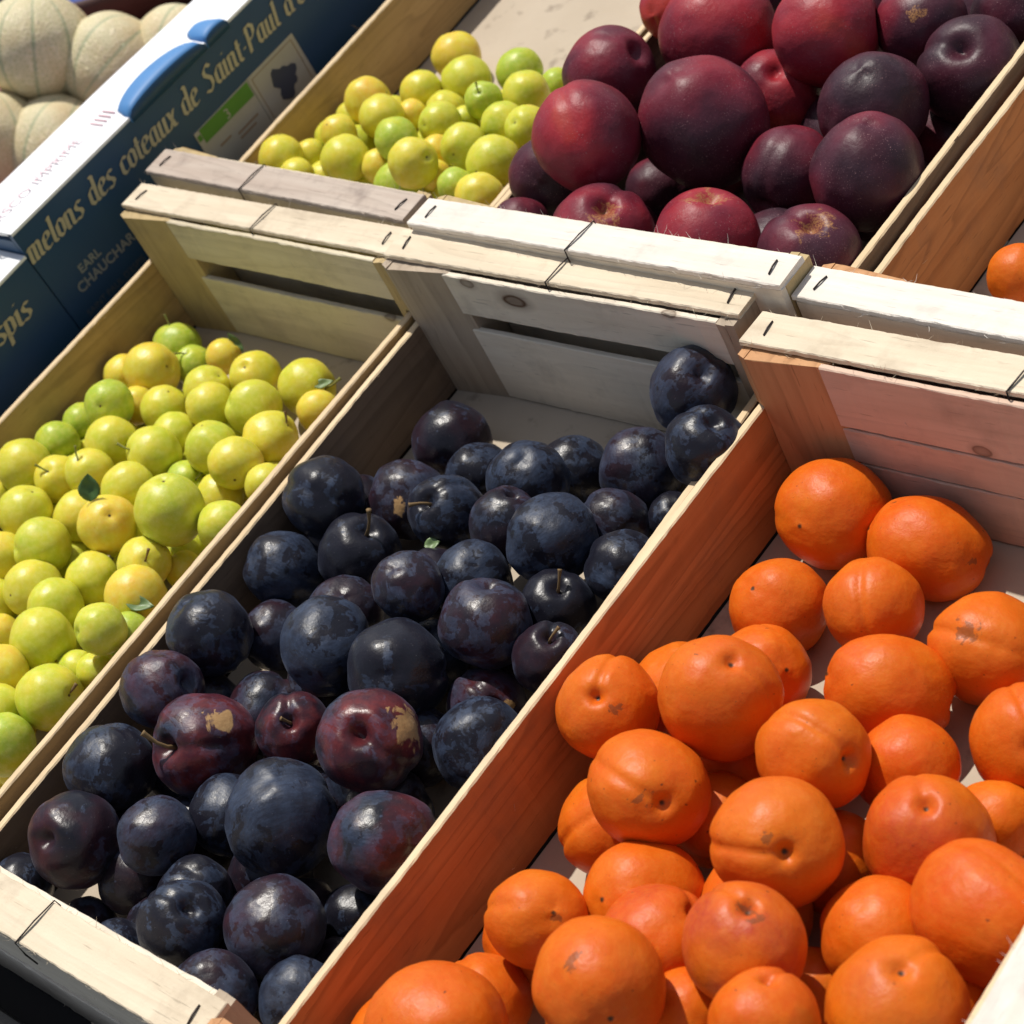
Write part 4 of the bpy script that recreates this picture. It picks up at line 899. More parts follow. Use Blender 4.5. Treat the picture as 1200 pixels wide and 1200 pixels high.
add_fruit('yellow',0,-0.0906,0.3467,0.0142,0.0147,(0.73,-1.24,-0.97),5.26,1.0,"yellow plum deep in the front heap, almost buried beneath the others",'yellow plums in the front crate',{'tone': 0.4})
add_fruit('yellow',6,-0.1131,0.1229,0.0201,0.016,(0.56,-1.44,-0.54),3.32,1.0,"yellow plum deep in the front heap, almost buried beneath the others",'yellow plums in the front crate',{'tone': 0.4})
add_fruit('yellow',15,-0.0774,0.2237,0.018,0.0144,(-0.84,0.10,-0.27),1.32,1.0,"yellow plum deep in the front heap, almost buried beneath the others",'yellow plums in the front crate',{'tone': 0.4})
add_fruit('yellow',16,-0.2359,0.247,0.018,0.0155,(0.56,-1.32,-2.20),5.99,1.0,"yellow plum deep in the front heap, almost buried beneath the others",'yellow plums in the front crate',{'tone': 0.4})
add_fruit('yellow',0,-0.1812,0.2574,0.0171,0.0144,(0.17,0.88,-0.48),2.76,1.0,"yellow plum deep in the front heap, almost buried beneath the others",'yellow plums in the front crate',{'tone': 0.4})
add_fruit('yellow',12,-0.2061,0.2001,0.0305,0.0141,(0.75,0.10,0.68),2.36,1.0,"yellow plum deep in the front heap, almost buried beneath the others",'yellow plums in the front crate',{'tone': 0.4})
add_fruit('yellow',19,-0.0946,0.2662,0.038,0.0159,(-0.63,0.81,-0.58),5.00,1.0,"yellow plum deep in the front heap, almost buried beneath the others",'yellow plums in the front crate',{'tone': 0.4})
add_fruit('yellow',19,-0.1672,0.1546,0.024,0.0147,(-0.59,1.26,0.03),1.90,1.0,"yellow plum deep in the front heap, almost buried beneath the others",'yellow plums in the front crate',{'tone': 0.4})
add_fruit('yellow',4,-0.2391,0.2176,0.017,0.0151,(-1.04,1.46,-1.81),2.92,1.0,"yellow plum deep in the front heap, almost buried beneath the others",'yellow plums in the front crate',{'tone': 0.4})
add_fruit('yellow',1,-0.1434,0.1923,0.0269,0.0145,(0.64,1.18,-0.15),5.18,1.0,"yellow plum deep in the front heap, almost buried beneath the others",'yellow plums in the front crate',{'tone': 0.4})
add_fruit('yellow',18,-0.051,0.2861,0.0171,0.0155,(0.99,0.05,1.65),3.89,1.0,"yellow plum deep in the front heap, almost buried beneath the others",'yellow plums in the front crate',{'tone': 0.4})
add_fruit('yellow',3,-0.0596,0.096,0.0325,0.0152,(1.55,-1.08,0.96),2.91,1.0,"yellow plum deep in the front heap, almost buried beneath the others",'yellow plums in the front crate',{'tone': 0.4})
add_fruit('yellow',2,-0.1563,0.3487,0.0138,0.0146,(0.53,-0.80,0.48),2.94,1.0,"yellow plum deep in the front heap, almost buried beneath the others",'yellow plums in the front crate',{'tone': 0.4})
add_fruit('yellow',10,-0.2359,0.3495,0.0149,0.0152,(1.64,0.05,-1.09),5.88,1.0,"yellow plum deep in the front heap, almost buried beneath the others",'yellow plums in the front crate',{'tone': 0.4})
add_fruit('yellow',13,-0.179,0.2173,0.0237,0.0157,(-0.73,0.56,2.09),2.92,1.0,"yellow plum deep in the front heap, almost buried beneath the others",'yellow plums in the front crate',{'tone': 0.4})
add_fruit('yellow',12,-0.0503,0.3273,0.02,0.0145,(0.04,-0.52,0.63),2.24,1.0,"yellow plum deep in the front heap, almost buried beneath the others",'yellow plums in the front crate',{'tone': 0.4})
add_fruit('yellow',12,-0.106,0.2776,0.0145,0.0144,(0.01,-0.61,-1.03),2.03,1.0,"yellow plum deep in the front heap, almost buried beneath the others",'yellow plums in the front crate',{'tone': 0.4})
add_fruit('yellow',14,-0.0888,0.0909,0.0213,0.0155,(0.20,-0.93,-1.11),4.25,1.0,"yellow plum deep in the front heap, almost buried beneath the others",'yellow plums in the front crate',{'tone': 0.4})
add_fruit('yellow',13,-0.1965,0.3632,0.0139,0.0142,(-0.52,-0.03,0.15),3.21,1.0,"yellow plum deep in the front heap, almost buried beneath the others",'yellow plums in the front crate',{'tone': 0.4})
add_fruit('yellow',8,-0.1336,0.1342,0.0355,0.0142,(0.18,1.37,1.77),3.74,1.0,"yellow plum deep in the front heap, almost buried beneath the others",'yellow plums in the front crate',{'tone': 0.4})
add_fruit('yellow',19,-0.2064,0.2553,0.0287,0.0147,(0.20,1.31,-0.67),1.89,1.0,"yellow plum deep in the front heap, almost buried beneath the others",'yellow plums in the front crate',{'tone': 0.4})
add_fruit('yellow',1,-0.0977,0.1419,0.0396,0.0152,(0.29,0.19,0.93),4.28,1.0,"yellow plum deep in the front heap, almost buried beneath the others",'yellow plums in the front crate',{'tone': 0.4})
add_fruit('yellow',13,-0.2436,0.2746,0.0233,0.0142,(-0.04,0.80,0.76),5.39,1.0,"yellow plum deep in the front heap, almost buried beneath the others",'yellow plums in the front crate',{'tone': 0.4})
add_fruit('yellow',0,-0.1106,0.1555,0.017,0.0145,(-0.21,-0.08,-1.03),5.84,1.0,"yellow plum deep in the front heap, almost buried beneath the others",'yellow plums in the front crate',{'tone': 0.4})
add_fruit('yellow',4,-0.2278,0.3096,0.0142,0.0142,(-0.32,0.17,-0.67),1.30,1.0,"yellow plum deep in the front heap, almost buried beneath the others",'yellow plums in the front crate',{'tone': 0.4})
add_fruit('yellow',3,-0.0598,0.1319,0.0369,0.0144,(1.83,-0.14,0.59),2.02,1.0,"yellow plum deep in the front heap, almost buried beneath the others",'yellow plums in the front crate',{'tone': 0.4})
add_fruit('yellow',3,-0.2185,0.1815,0.0158,0.0147,(1.00,-0.76,1.32),3.20,1.0,"yellow plum deep in the front heap, almost buried beneath the others",'yellow plums in the front crate',{'tone': 0.4})
add_fruit('yellow',11,-0.0401,0.1965,0.0261,0.0151,(0.49,0.43,-0.59),4.14,1.0,"yellow plum deep in the front heap, almost buried beneath the others",'yellow plums in the front crate',{'tone': 0.4})
add_fruit('yellow',10,-0.09,0.3201,0.0142,0.0138,(0.02,-0.88,2.10),2.38,1.0,"yellow plum deep in the front heap, almost buried beneath the others",'yellow plums in the front crate',{'tone': 0.4})
add_fruit('yellow',1,-0.125,0.2169,0.0167,0.0133,(-0.49,-0.63,0.76),2.36,1.0,"yellow plum deep in the front heap, almost buried beneath the others",'yellow plums in the front crate',{'tone': 0.4})
add_fruit('yellow',9,-0.1208,0.1828,0.0194,0.0132,(0.94,-1.43,-0.30),0.15,1.0,"yellow plum deep in the front heap, almost buried beneath the others",'yellow plums in the front crate',{'tone': 0.4})
add_fruit('yellow',19,-0.1281,0.2847,0.0259,0.0135,(0.07,0.56,-1.97),2.50,1.0,"yellow plum deep in the front heap, almost buried beneath the others",'yellow plums in the front crate',{'tone': 0.4})
FR[('YB',1)]=add_fruit('yellow',12,-0.198,0.7144,0.0282,0.0181,(-0.94,0.34,0.07),1.99,1.0,"amber-green plum on top of the rear heap, highest of all",'yellow plums in the rear crate',{'tone': 0.74})
FR[('YB',2)]=add_fruit('yellow',4,-0.1589,0.6824,0.0344,0.0182,(0.82,0.28,-0.50),3.74,1.0,"yellow plum just below the highest rear plum",'yellow plums in the rear crate',{'tone': 0.4})
FR[('YB',3)]=add_fruit('yellow',16,-0.1861,0.6628,0.0391,0.0151,(0.40,0.92,-0.02),5.06,1.0,"yellow plum just below and left of the highest rear plum",'yellow plums in the rear crate',{'tone': 0.56})
FR[('YB',4)]=add_fruit('yellow',11,-0.1273,0.7039,0.0277,0.0169,(-0.10,-0.83,-0.55),0.47,1.0,"bright green plum alone at the back right of the heap",'yellow plums in the rear crate',{'tone': 0.02})
FR[('YB',5)]=add_fruit('yellow',0,-0.0837,0.6653,0.0431,0.0162,(0.61,-0.41,-0.68),3.89,1.0,"yellow-green plum just below the lone green rear plum",'yellow plums in the rear crate',{'tone': 0.32})
FR[('YB',6)]=add_fruit('yellow',9,-0.2158,0.6384,0.0482,0.0171,(0.80,0.59,0.06),4.82,1.0,"orange-yellow plum by the left board of the rear crate",'yellow plums in the rear crate',{'tone': 0.74})
FR[('YB',7)]=add_fruit('yellow',5,-0.1831,0.6195,0.0521,0.0161,(0.96,0.22,-0.15),5.86,1.0,"yellow plum just below and right of the rear orange-yellow plum",'yellow plums in the rear crate',{'tone': 0.54})
FR[('YB',8)]=add_fruit('yellow',2,-0.1128,0.6525,0.0453,0.0133,(0.35,-0.37,0.86),0.00,1.0,"green plum just below and left of the lone green rear plum",'yellow plums in the rear crate',{'tone': 0.02})
FR[('YB',9)]=add_fruit('yellow',11,-0.1301,0.6232,0.0479,0.0151,(-0.11,-0.80,0.59),4.29,1.0,"yellow-green plum just above and left of the dark-tipped rear plum",'yellow plums in the rear crate',{'tone': 0.38})
FR[('YB',10)]=add_fruit('yellow',8,-0.1561,0.652,0.0328,0.0143,(0.08,-1.00,-0.03),1.02,1.0,"yellow plum, half hidden, second one above and left of the dark-tipped rear plum",'yellow plums in the rear crate',{'tone': 0.5})
FR[('YB',11)]=add_fruit('yellow',14,-0.1406,0.5918,0.0599,0.0150,(0.79,-0.59,-0.19),0.00,1.0,"green plum just above and left of the shiny olive rear plum",'yellow plums in the rear crate',{'tone': 0.02})
FR[('YB',12)]=add_fruit('yellow',16,-0.1037,0.5691,0.0625,0.0170,(0.94,0.14,0.32),2.79,1.0,"shiny olive-green plum low in the middle of the rear heap",'yellow plums in the rear crate',{'tone': 0.55})
FR[('YB',13)]=add_fruit('yellow',7,-0.1821,0.5749,0.0516,0.0171,(0.29,-0.41,-0.86),5.68,1.0,"yellow plum second one below the rear orange-yellow plum",'yellow plums in the rear crate',{'tone': 0.4})
FR[('YB',14)]=add_fruit('yellow',0,-0.2051,0.6054,0.0362,0.0138,(-0.09,0.16,-0.98),0.36,1.0,"yellow-green plum, half hidden, just below the rear orange-yellow plum",'yellow plums in the rear crate',{'tone': 0.31})
FR[('YB',15)]=add_fruit('yellow',8,-0.0854,0.599,0.0528,0.0159,(0.21,-0.92,0.34),0.00,1.0,"pale green plum with a dark tip in the rear heap",'yellow plums in the rear crate',{'tone': 0.33})
FR[('YB',16)]=add_fruit('yellow',11,-0.0484,0.5867,0.0543,0.0178,(-0.07,0.93,-0.36),5.88,1.0,"tall yellow-green plum beside the rear nectarines",'yellow plums in the rear crate',{'tone': 0.33})
FR[('YB',17)]=add_fruit('yellow',13,-0.0773,0.631,0.0464,0.0153,(0.21,-0.74,-0.64),3.37,1.0,"yellow-green plum just above the tall plum near the nectarines",'yellow plums in the rear crate',{'tone': 0.28})
FR[('YB',18)]=add_fruit('yellow',7,-0.0495,0.6255,0.0501,0.0151,(0.06,-0.58,0.81),1.73,1.0,"yellow plum just above and right of the tall plum near the nectarines",'yellow plums in the rear crate',{'tone': 0.4})
FR[('YB',19)]=add_fruit('yellow',11,-0.1148,0.6673,0.0253,0.0135,(0.77,0.63,0.09),5.76,1.0,"yellow plum, half hidden, second one below the lone green rear plum",'yellow plums in the rear crate',{'tone': 0.48})
FR[('YB',20)]=add_fruit('yellow',1,-0.091,0.6768,0.0196,0.0135,(0.36,0.42,-0.83),3.70,1.0,"yellow-green plum, half hidden, just below and right of the lone green rear plum",'yellow plums in the rear crate',{'tone': 0.39})
FR[('YB',21)]=add_fruit('yellow',9,-0.0604,0.5598,0.0559,0.0121,(0.13,0.86,0.49),0.86,1.0,"green plum just above and left of the plum at the lath joint",'yellow plums in the rear crate',{'tone': 0.02})
FR[('YB',22)]=add_fruit('yellow',17,-0.0341,0.5537,0.056,0.0158,(-0.26,0.85,-0.45),3.76,1.0,"yellow plum nearest the weathered and white laths' joint",'yellow plums in the rear crate',{'tone': 0.6})
FR[('YB',23)]=add_fruit('yellow',16,-0.1284,0.5671,0.041,0.0179,(-0.06,-0.32,-0.95),5.51,1.0,"green plum, half hidden, just below and left of the shiny olive rear plum",'yellow plums in the rear crate',{'tone': 0.02})
FR[('YB',24)]=add_fruit('yellow',15,-0.156,0.5789,0.0449,0.0122,(-0.68,-0.21,0.71),4.90,1.0,"amber plum, half hidden, just left of the shiny olive rear plum",'yellow plums in the rear crate',{'tone': 0.74})
FR[('YB',25)]=add_fruit('yellow',11,-0.1778,0.6397,0.0373,0.0112,(-0.22,0.95,0.23),4.63,1.0,"amber plum, half hidden, just right of the rear orange-yellow plum",'yellow plums in the rear crate',{'tone': 0.74})
FR[('YB',26)]=add_fruit('yellow',17,-0.0998,0.7059,0.016,0.0124,(0.46,0.89,-0.01),2.25,1.0,"green plum, half hidden, just right of the lone green rear plum",'yellow plums in the rear crate',{'tone': 0.02})
FR[('YB',27)]=add_fruit('yellow',11,-0.1186,0.6011,0.0429,0.0121,(0.66,0.40,0.64),1.92,1.0,"amber plum, half hidden, just above and right of the shiny olive rear plum",'yellow plums in the rear crate',{'tone': 0.74})
FR[('YB',28)]=add_fruit('yellow',1,-0.2017,0.5941,0.0578,0.0130,(-0.02,0.43,-0.90),0.33,1.0,"yellow plum just below and left of the rear orange-yellow plum",'yellow plums in the rear crate',{'tone': 0.6})
FR[('YB',29)]=add_fruit('yellow',18,-0.2383,0.5647,0.0549,0.0163,(0.05,-0.54,-0.84),0.77,1.0,"yellow-green plum leftmost behind the weathered grey lath",'yellow plums in the rear crate',{'tone': 0.54})
FR[('YB',30)]=add_fruit('yellow',14,-0.236,0.5856,0.0402,0.0114,(0.24,-0.58,-0.78),3.35,1.0,"yellow plum, half hidden, just right of the leftmost rear plum",'yellow plums in the rear crate',{'tone': 0.54})
FR[('YB',31)]=add_fruit('yellow',17,-0.106,0.5818,0.0407,0.0107,(-0.07,0.29,-0.96),6.00,1.0,"amber plum, half hidden, just below and right of the shiny olive rear plum",'yellow plums in the rear crate',{'tone': 0.74})
FR[('YB',32)]=add_fruit('yellow',11,-0.1296,0.6433,0.0349,0.0098,(0.45,0.85,0.27),2.84,1.0,"yellow-green plum, half hidden, just above the dark-tipped rear plum",'yellow plums in the rear crate',{'tone': 0.36})
FR[('YB',33)]=add_fruit('yellow',15,-0.2143,0.5541,0.0518,0.0124,(-0.30,-0.89,0.34),3.29,1.0,"yellow plum, half hidden, just below and right of the leftmost rear plum",'yellow plums in the rear crate',{'tone': 0.53})
add_fruit('yellow',7,-0.0659,0.5873,0.0227,0.0138,(1.94,-1.51,-0.40),5.59,1.0,"yellow plum deep in the rear heap, almost buried beneath the others",'yellow plums in the rear crate',{'tone': 0.4})
add_fruit('yellow',11,-0.2155,0.6505,0.0243,0.0146,(-1.10,-1.33,-0.70),5.95,1.0,"yellow plum deep in the rear heap, almost buried beneath the others",'yellow plums in the rear crate',{'tone': 0.4})
add_fruit('yellow',12,-0.2326,0.6089,0.0357,0.0152,(0.44,0.55,-0.49),0.21,1.0,"yellow plum deep in the rear heap, almost buried beneath the others",'yellow plums in the rear crate',{'tone': 0.4})
add_fruit('yellow',16,-0.1906,0.6297,0.023,0.0139,(-0.89,-0.42,0.24),2.91,1.0,"yellow plum deep in the rear heap, almost buried beneath the others",'yellow plums in the rear crate',{'tone': 0.4})
add_fruit('yellow',15,-0.1386,0.5983,0.0213,0.0146,(-0.03,0.53,2.05),0.37,1.0,"yellow plum deep in the rear heap, almost buried beneath the others",'yellow plums in the rear crate',{'tone': 0.4})
add_fruit('yellow',3,-0.1686,0.6063,0.0179,0.0133,(1.02,0.47,-0.06),4.58,1.0,"yellow plum deep in the rear heap, almost buried beneath the others",'yellow plums in the rear crate',{'tone': 0.4})
add_fruit('yellow',5,-0.1083,0.6234,0.0261,0.0151,(-0.30,0.55,-0.30),0.34,1.0,"yellow plum deep in the rear heap, almost buried beneath the others",'yellow plums in the rear crate',{'tone': 0.4})
add_fruit('yellow',11,-0.0881,0.6048,0.0215,0.014,(-0.78,0.15,-0.43),4.22,1.0,"yellow plum deep in the rear heap, almost buried beneath the others",'yellow plums in the rear crate',{'tone': 0.4})
add_fruit('yellow',9,-0.2424,0.6385,0.0288,0.014,(-0.01,-0.51,0.25),2.71,1.0,"yellow plum deep in the rear heap, almost buried beneath the others",'yellow plums in the rear crate',{'tone': 0.4})
add_fruit('yellow',1,-0.1979,0.5892,0.016,0.0149,(-1.10,-0.76,-0.43),5.32,1.0,"yellow plum deep in the rear heap, almost buried beneath the others",'yellow plums in the rear crate',{'tone': 0.4})
add_fruit('yellow',14,-0.2483,0.5697,0.0242,0.0132,(0.95,0.59,1.82),0.80,1.0,"yellow plum deep in the rear heap, almost buried beneath the others",'yellow plums in the rear crate',{'tone': 0.4})
add_fruit('yellow',17,-0.0936,0.5761,0.0247,0.0146,(1.69,1.22,-0.41),4.87,1.0,"yellow plum deep in the rear heap, almost buried beneath the others",'yellow plums in the rear crate',{'tone': 0.4})
add_fruit('yellow',10,-0.152,0.6277,0.0235,0.0151,(1.14,0.29,1.06),4.08,1.0,"yellow plum deep in the rear heap, almost buried beneath the others",'yellow plums in the rear crate',{'tone': 0.4})
add_fruit('yellow',6,-0.1517,0.5732,0.0145,0.0135,(-0.27,0.43,-0.32),1.79,1.0,"yellow plum deep in the rear heap, almost buried beneath the others",'yellow plums in the rear crate',{'tone': 0.4})
add_fruit('yellow',17,-0.073,0.6284,0.0192,0.0153,(-1.64,0.38,1.30),0.01,1.0,"yellow plum deep in the rear heap, almost buried beneath the others",'yellow plums in the rear crate',{'tone': 0.4})
add_fruit('yellow',0,-0.0571,0.6101,0.0333,0.0133,(0.59,-0.80,-0.78),0.14,1.0,"yellow plum deep in the rear heap, almost buried beneath the others",'yellow plums in the rear crate',{'tone': 0.4})
add_fruit('yellow',1,-0.0446,0.5688,0.0342,0.0139,(-0.10,1.01,-0.85),5.83,1.0,"yellow plum deep in the rear heap, almost buried beneath the others",'yellow plums in the rear crate',{'tone': 0.4})
add_fruit('yellow',8,-0.2294,0.5859,0.0196,0.0132,(-0.74,0.01,1.20),4.90,1.0,"yellow plum deep in the rear heap, almost buried beneath the others",'yellow plums in the rear crate',{'tone': 0.4})
add_fruit('yellow',2,-0.2147,0.6202,0.0185,0.0133,(-2.10,0.47,0.02),1.83,1.0,"yellow plum deep in the rear heap, almost buried beneath the others",'yellow plums in the rear crate',{'tone': 0.4})
add_fruit('yellow',1,-0.0682,0.5596,0.0361,0.0133,(-0.65,0.14,0.71),5.83,1.0,"yellow plum deep in the rear heap, almost buried beneath the others",'yellow plums in the rear crate',{'tone': 0.4})
add_fruit('yellow',4,-0.1592,0.6037,0.0417,0.0133,(2.34,0.01,-0.33),5.36,1.0,"yellow plum deep in the rear heap, almost buried beneath the others",'yellow plums in the rear crate',{'tone': 0.4})
add_fruit('yellow',3,-0.1742,0.5804,0.0254,0.0136,(2.38,1.14,-0.32),3.89,1.0,"yellow plum deep in the rear heap, almost buried beneath the others",'yellow plums in the rear crate',{'tone': 0.4})
add_fruit('yellow',5,-0.1247,0.6458,0.0158,0.0134,(-0.45,-0.30,0.72),0.49,1.0,"yellow plum deep in the rear heap, almost buried beneath the others",'yellow plums in the rear crate',{'tone': 0.4})
add_fruit('yellow',11,-0.1134,0.5911,0.0151,0.0134,(-0.04,-0.10,0.99),4.40,1.0,"yellow plum deep in the rear heap, almost buried beneath the others",'yellow plums in the rear crate',{'tone': 0.4})
add_fruit('yellow',5,-0.213,0.5727,0.0327,0.0132,(-0.89,0.64,0.05),3.91,1.0,"yellow plum deep in the rear heap, almost buried beneath the others",'yellow plums in the rear crate',{'tone': 0.4})
add_fruit('yellow',5,-0.0914,0.6503,0.0166,0.0142,(-0.56,-0.13,-1.32),3.61,1.0,"yellow plum deep in the rear heap, almost buried beneath the others",'yellow plums in the rear crate',{'tone': 0.4})
add_fruit('yellow',18,-0.1762,0.6523,0.0164,0.0135,(1.31,-0.89,-0.67),5.91,1.0,"yellow plum deep in the rear heap, almost buried beneath the others",'yellow plums in the rear crate',{'tone': 0.4})
add_fruit('yellow',4,-0.2471,0.6038,0.0148,0.0128,(-0.49,-0.49,-0.04),1.43,1.0,"yellow plum deep in the rear heap, almost buried beneath the others",'yellow plums in the rear crate',{'tone': 0.4})
FR[('NE',1)]=add_fruit('nectarine',9,0.1282,0.603,0.091,0.0382,(0.08,0.15,-0.99),0.00,1.0,"largest nectarine, dusty dark purple, bulging in the middle of the pile",'nectarines in the rear crate',{'red': 0.3})
FR[('NE',2)]=add_fruit('nectarine',9,0.0828,0.5567,0.114,0.0321,(-0.67,0.74,0.11),1.50,1.0,"big crimson nectarine with a bright sheen beside the yellow plums",'nectarines in the rear crate',{'red': 0.66})
FR[('NE',3)]=add_fruit('nectarine',3,0.0387,0.6326,0.0961,0.0286,(0.85,0.26,0.47),1.50,1.0,"two-lobed purple-red nectarine against the left board at the back",'nectarines in the rear crate',{'red': 0.5})
FR[('NE',4)]=add_fruit('nectarine',12,0.0874,0.6825,0.0894,0.0358,(0.41,0.36,0.84),5.47,1.0,"bright red nectarine at the top edge of the photo",'nectarines in the rear crate',{'red': 0.82})
FR[('NE',5)]=add_fruit('nectarine',9,0.1335,0.6598,0.0622,0.0279,(0.44,-0.10,0.89),-1.50,1.0,"dark red nectarine with a crease, just behind the largest one",'nectarines in the rear crate',{'red': 0.72})
FR[('NE',6)]=add_fruit('nectarine',19,0.1664,0.686,0.0923,0.0318,(0.87,0.48,-0.08),1.00,1.0,"broad crimson nectarine with an orange glow, at the top edge",'nectarines in the rear crate',{'red': 0.74})
FR[('NE',7)]=add_fruit('nectarine',1,0.2194,0.6411,0.0787,0.0306,(-0.12,0.18,-0.98),5.80,1.0,"dull dark purple nectarine between the crimson one and the right board",'nectarines in the rear crate',{'red': 0.12})
FR[('NE',8)]=add_fruit('nectarine',5,0.2113,0.7128,0.0797,0.0264,(0.56,0.65,0.50),0.00,1.0,"purple nectarine at the top edge with a tan scratch look, second from the right",'nectarines in the rear crate',{'red': 0.45, 'scab_dir': [0.41, -0.53, 0.74], 'scab_size': 0.2})
FR[('NE',9)]=add_fruit('nectarine',16,0.2523,0.6897,0.0678,0.0301,(0.21,-0.38,0.90),2.60,1.0,"blackish nectarine with a deep dimple, leaning on the right board",'nectarines in the rear crate',{'red': 0})
FR[('NE',10)]=add_fruit('nectarine',9,0.2457,0.5883,0.0785,0.0315,(-0.11,-0.19,-0.98),1.00,1.0,"smooth maroon nectarine standing proud near the right board",'nectarines in the rear crate',{'red': 0.34})
FR[('NE',11)]=add_fruit('nectarine',17,0.1864,0.5929,0.0662,0.0274,(-0.02,-1.00,-0.05),1.37,1.0,"shaded maroon nectarine tucked behind the smooth one",'nectarines in the rear crate',{'red': 0.42})
FR[('NE',12)]=add_fruit('nectarine',6,0.2468,0.5221,0.0784,0.0284,(0.32,0.09,0.94),1.00,1.0,"dusty nectarine with brown corky patch beside the crate corner",'nectarines in the rear crate',{'red': 0.25, 'scab_dir': [0.38, 0.16, 0.91], 'scab_size': 0.4})
FR[('NE',13)]=add_fruit('nectarine',15,0.1884,0.5122,0.0877,0.0301,(0.22,0.36,0.90),1.00,1.0,"red nectarine with orange corky top, low behind the white lath",'nectarines in the rear crate',{'red': 0.75, 'scab_dir': [0.19, 0.34, 0.92], 'scab_size': 0.36})
FR[('NE',14)]=add_fruit('nectarine',18,0.1151,0.5091,0.0865,0.0295,(0.46,0.05,0.89),0.00,1.0,"mottled purple nectarine with brown-flecked cavity behind the white lath",'nectarines in the rear crate',{'red': 0.5, 'scab_dir': [0.54, -0.08, 0.84], 'scab_size': 0.32})
FR[('NE',15)]=add_fruit('nectarine',6,0.0442,0.5127,0.0781,0.0185,(-0.58,0.79,0.19),5.21,1.0,"small sliver of red nectarine nearest the yellow plums, behind the white lath",'nectarines in the rear crate',{'red': 0.5})
FR[('NE',16)]=add_fruit('nectarine',16,0.0406,0.5536,0.0829,0.0250,(-0.41,0.77,-0.48),4.14,1.0,"dark nectarine half hidden under the big crimson one",'nectarines in the rear crate',{'red': 0.2})
FR[('NE',17)]=add_fruit('nectarine',8,0.0405,0.6507,0.0516,0.0218,(-0.96,0.27,0.10),6.12,1.0,"pinkish nectarine wedged between the two biggest ones",'nectarines in the rear crate',{'red': 0.5})
FR[('NE',18)]=add_fruit('nectarine',5,0.0419,0.7048,0.0907,0.0239,(0.06,0.92,-0.40),2.79,1.0,"red nectarine cut off by the top edge, leftmost there",'nectarines in the rear crate',{'red': 0.9})
FR[('NE',19)]=add_fruit('nectarine',7,0.2495,0.7467,0.0637,0.0249,(-0.69,0.47,-0.55),5.53,1.0,"dark nectarine in the top right corner of the photo",'nectarines in the rear crate',{'red': 0.2})
FR[('NE',20)]=add_fruit('nectarine',19,0.065,0.7615,0.0612,0.0221,(-0.64,0.56,0.52),0.50,1.0,"shaded nectarine cut off by the top edge behind the red one",'nectarines in the rear crate',{'red': 0.2})
FR[('NE',21)]=add_fruit('nectarine',8,0.0811,0.5931,0.0396,0.0222,(-0.64,0.75,-0.17),2.70,1.0,"shaded nectarine deep below the largest one",'nectarines in the rear crate',{'red': 0.2})
FR[('NE',22)]=add_fruit('nectarine',14,0.2336,0.6736,0.0277,0.0225,(-0.24,0.93,-0.29),4.96,1.0,"blackish nectarine low in the shade near the right board",'nectarines in the rear crate',{'red': 0.2})
FR[('NE',23)]=add_fruit('nectarine',11,0.1284,0.7883,0.0351,0.0208,(-0.99,-0.14,0.02),1.59,1.0,"dark nectarine cut off by the top edge between two purple ones",'nectarines in the rear crate',{'red': 0.2})
add_fruit('nectarine',15,0.2342,0.7974,0.0443,0.0325,(0.15,-0.72,-0.20),3.19,1.0,"nectarine deep in the pile, almost buried beneath the others",'nectarines in the rear crate',{'red': 0.2})
add_fruit('nectarine',12,0.1329,0.7236,0.0524,0.0308,(0.29,-1.04,-0.32),3.38,1.0,"nectarine deep in the pile, almost buried beneath the others",'nectarines in the rear crate',{'red': 0.2})
add_fruit('nectarine',19,0.0571,0.6914,0.0358,0.0314,(-0.53,0.24,-1.10),5.48,1.0,"nectarine deep in the pile, almost buried beneath the others",'nectarines in the rear crate',{'red': 0.2})
add_fruit('nectarine',12,0.0813,0.5398,0.0449,0.0319,(0.44,0.97,-1.37),1.59,1.0,"nectarine deep in the pile, almost buried beneath the others",'nectarines in the rear crate',{'red': 0.2})
add_fruit('nectarine',6,0.2036,0.54,0.0442,0.0339,(-0.79,0.46,-0.31),5.39,1.0,"nectarine deep in the pile, almost buried beneath the others",'nectarines in the rear crate',{'red': 0.2})
add_fruit('nectarine',9,0.0578,0.7993,0.0335,0.0304,(-0.72,0.21,0.02),2.07,1.0,"nectarine deep in the pile, almost buried beneath the others",'nectarines in the rear crate',{'red': 0.2})
add_fruit('nectarine',5,0.2001,0.7467,0.0393,0.0313,(-0.53,0.38,1.26),1.51,1.0,"nectarine deep in the pile, almost buried beneath the others",'nectarines in the rear crate',{'red': 0.2})
add_fruit('nectarine',5,0.1396,0.5575,0.0369,0.0302,(1.39,-0.03,-1.11),2.61,1.0,"nectarine deep in the pile, almost buried beneath the others",'nectarines in the rear crate',{'red': 0.2})
add_fruit('nectarine',5,0.178,0.6587,0.0367,0.0299,(0.38,1.05,-0.33),2.31,1.0,"nectarine deep in the pile, almost buried beneath the others",'nectarines in the rear crate',{'red': 0.2})
add_fruit('nectarine',16,0.0932,0.6348,0.0377,0.0295,(2.45,0.22,0.24),0.08,1.0,"nectarine deep in the pile, almost buried beneath the others",'nectarines in the rear crate',{'red': 0.2})
add_fruit('nectarine',2,0.1726,0.7973,0.0361,0.0304,(-0.11,0.36,-2.41),4.86,1.0,"nectarine deep in the pile, almost buried beneath the others",'nectarines in the rear crate',{'red': 0.2})
add_fruit('nectarine',4,0.2297,0.614,0.0381,0.0287,(-1.08,-1.10,0.52),5.69,1.0,"nectarine deep in the pile, almost buried beneath the others",'nectarines in the rear crate',{'red': 0.2})
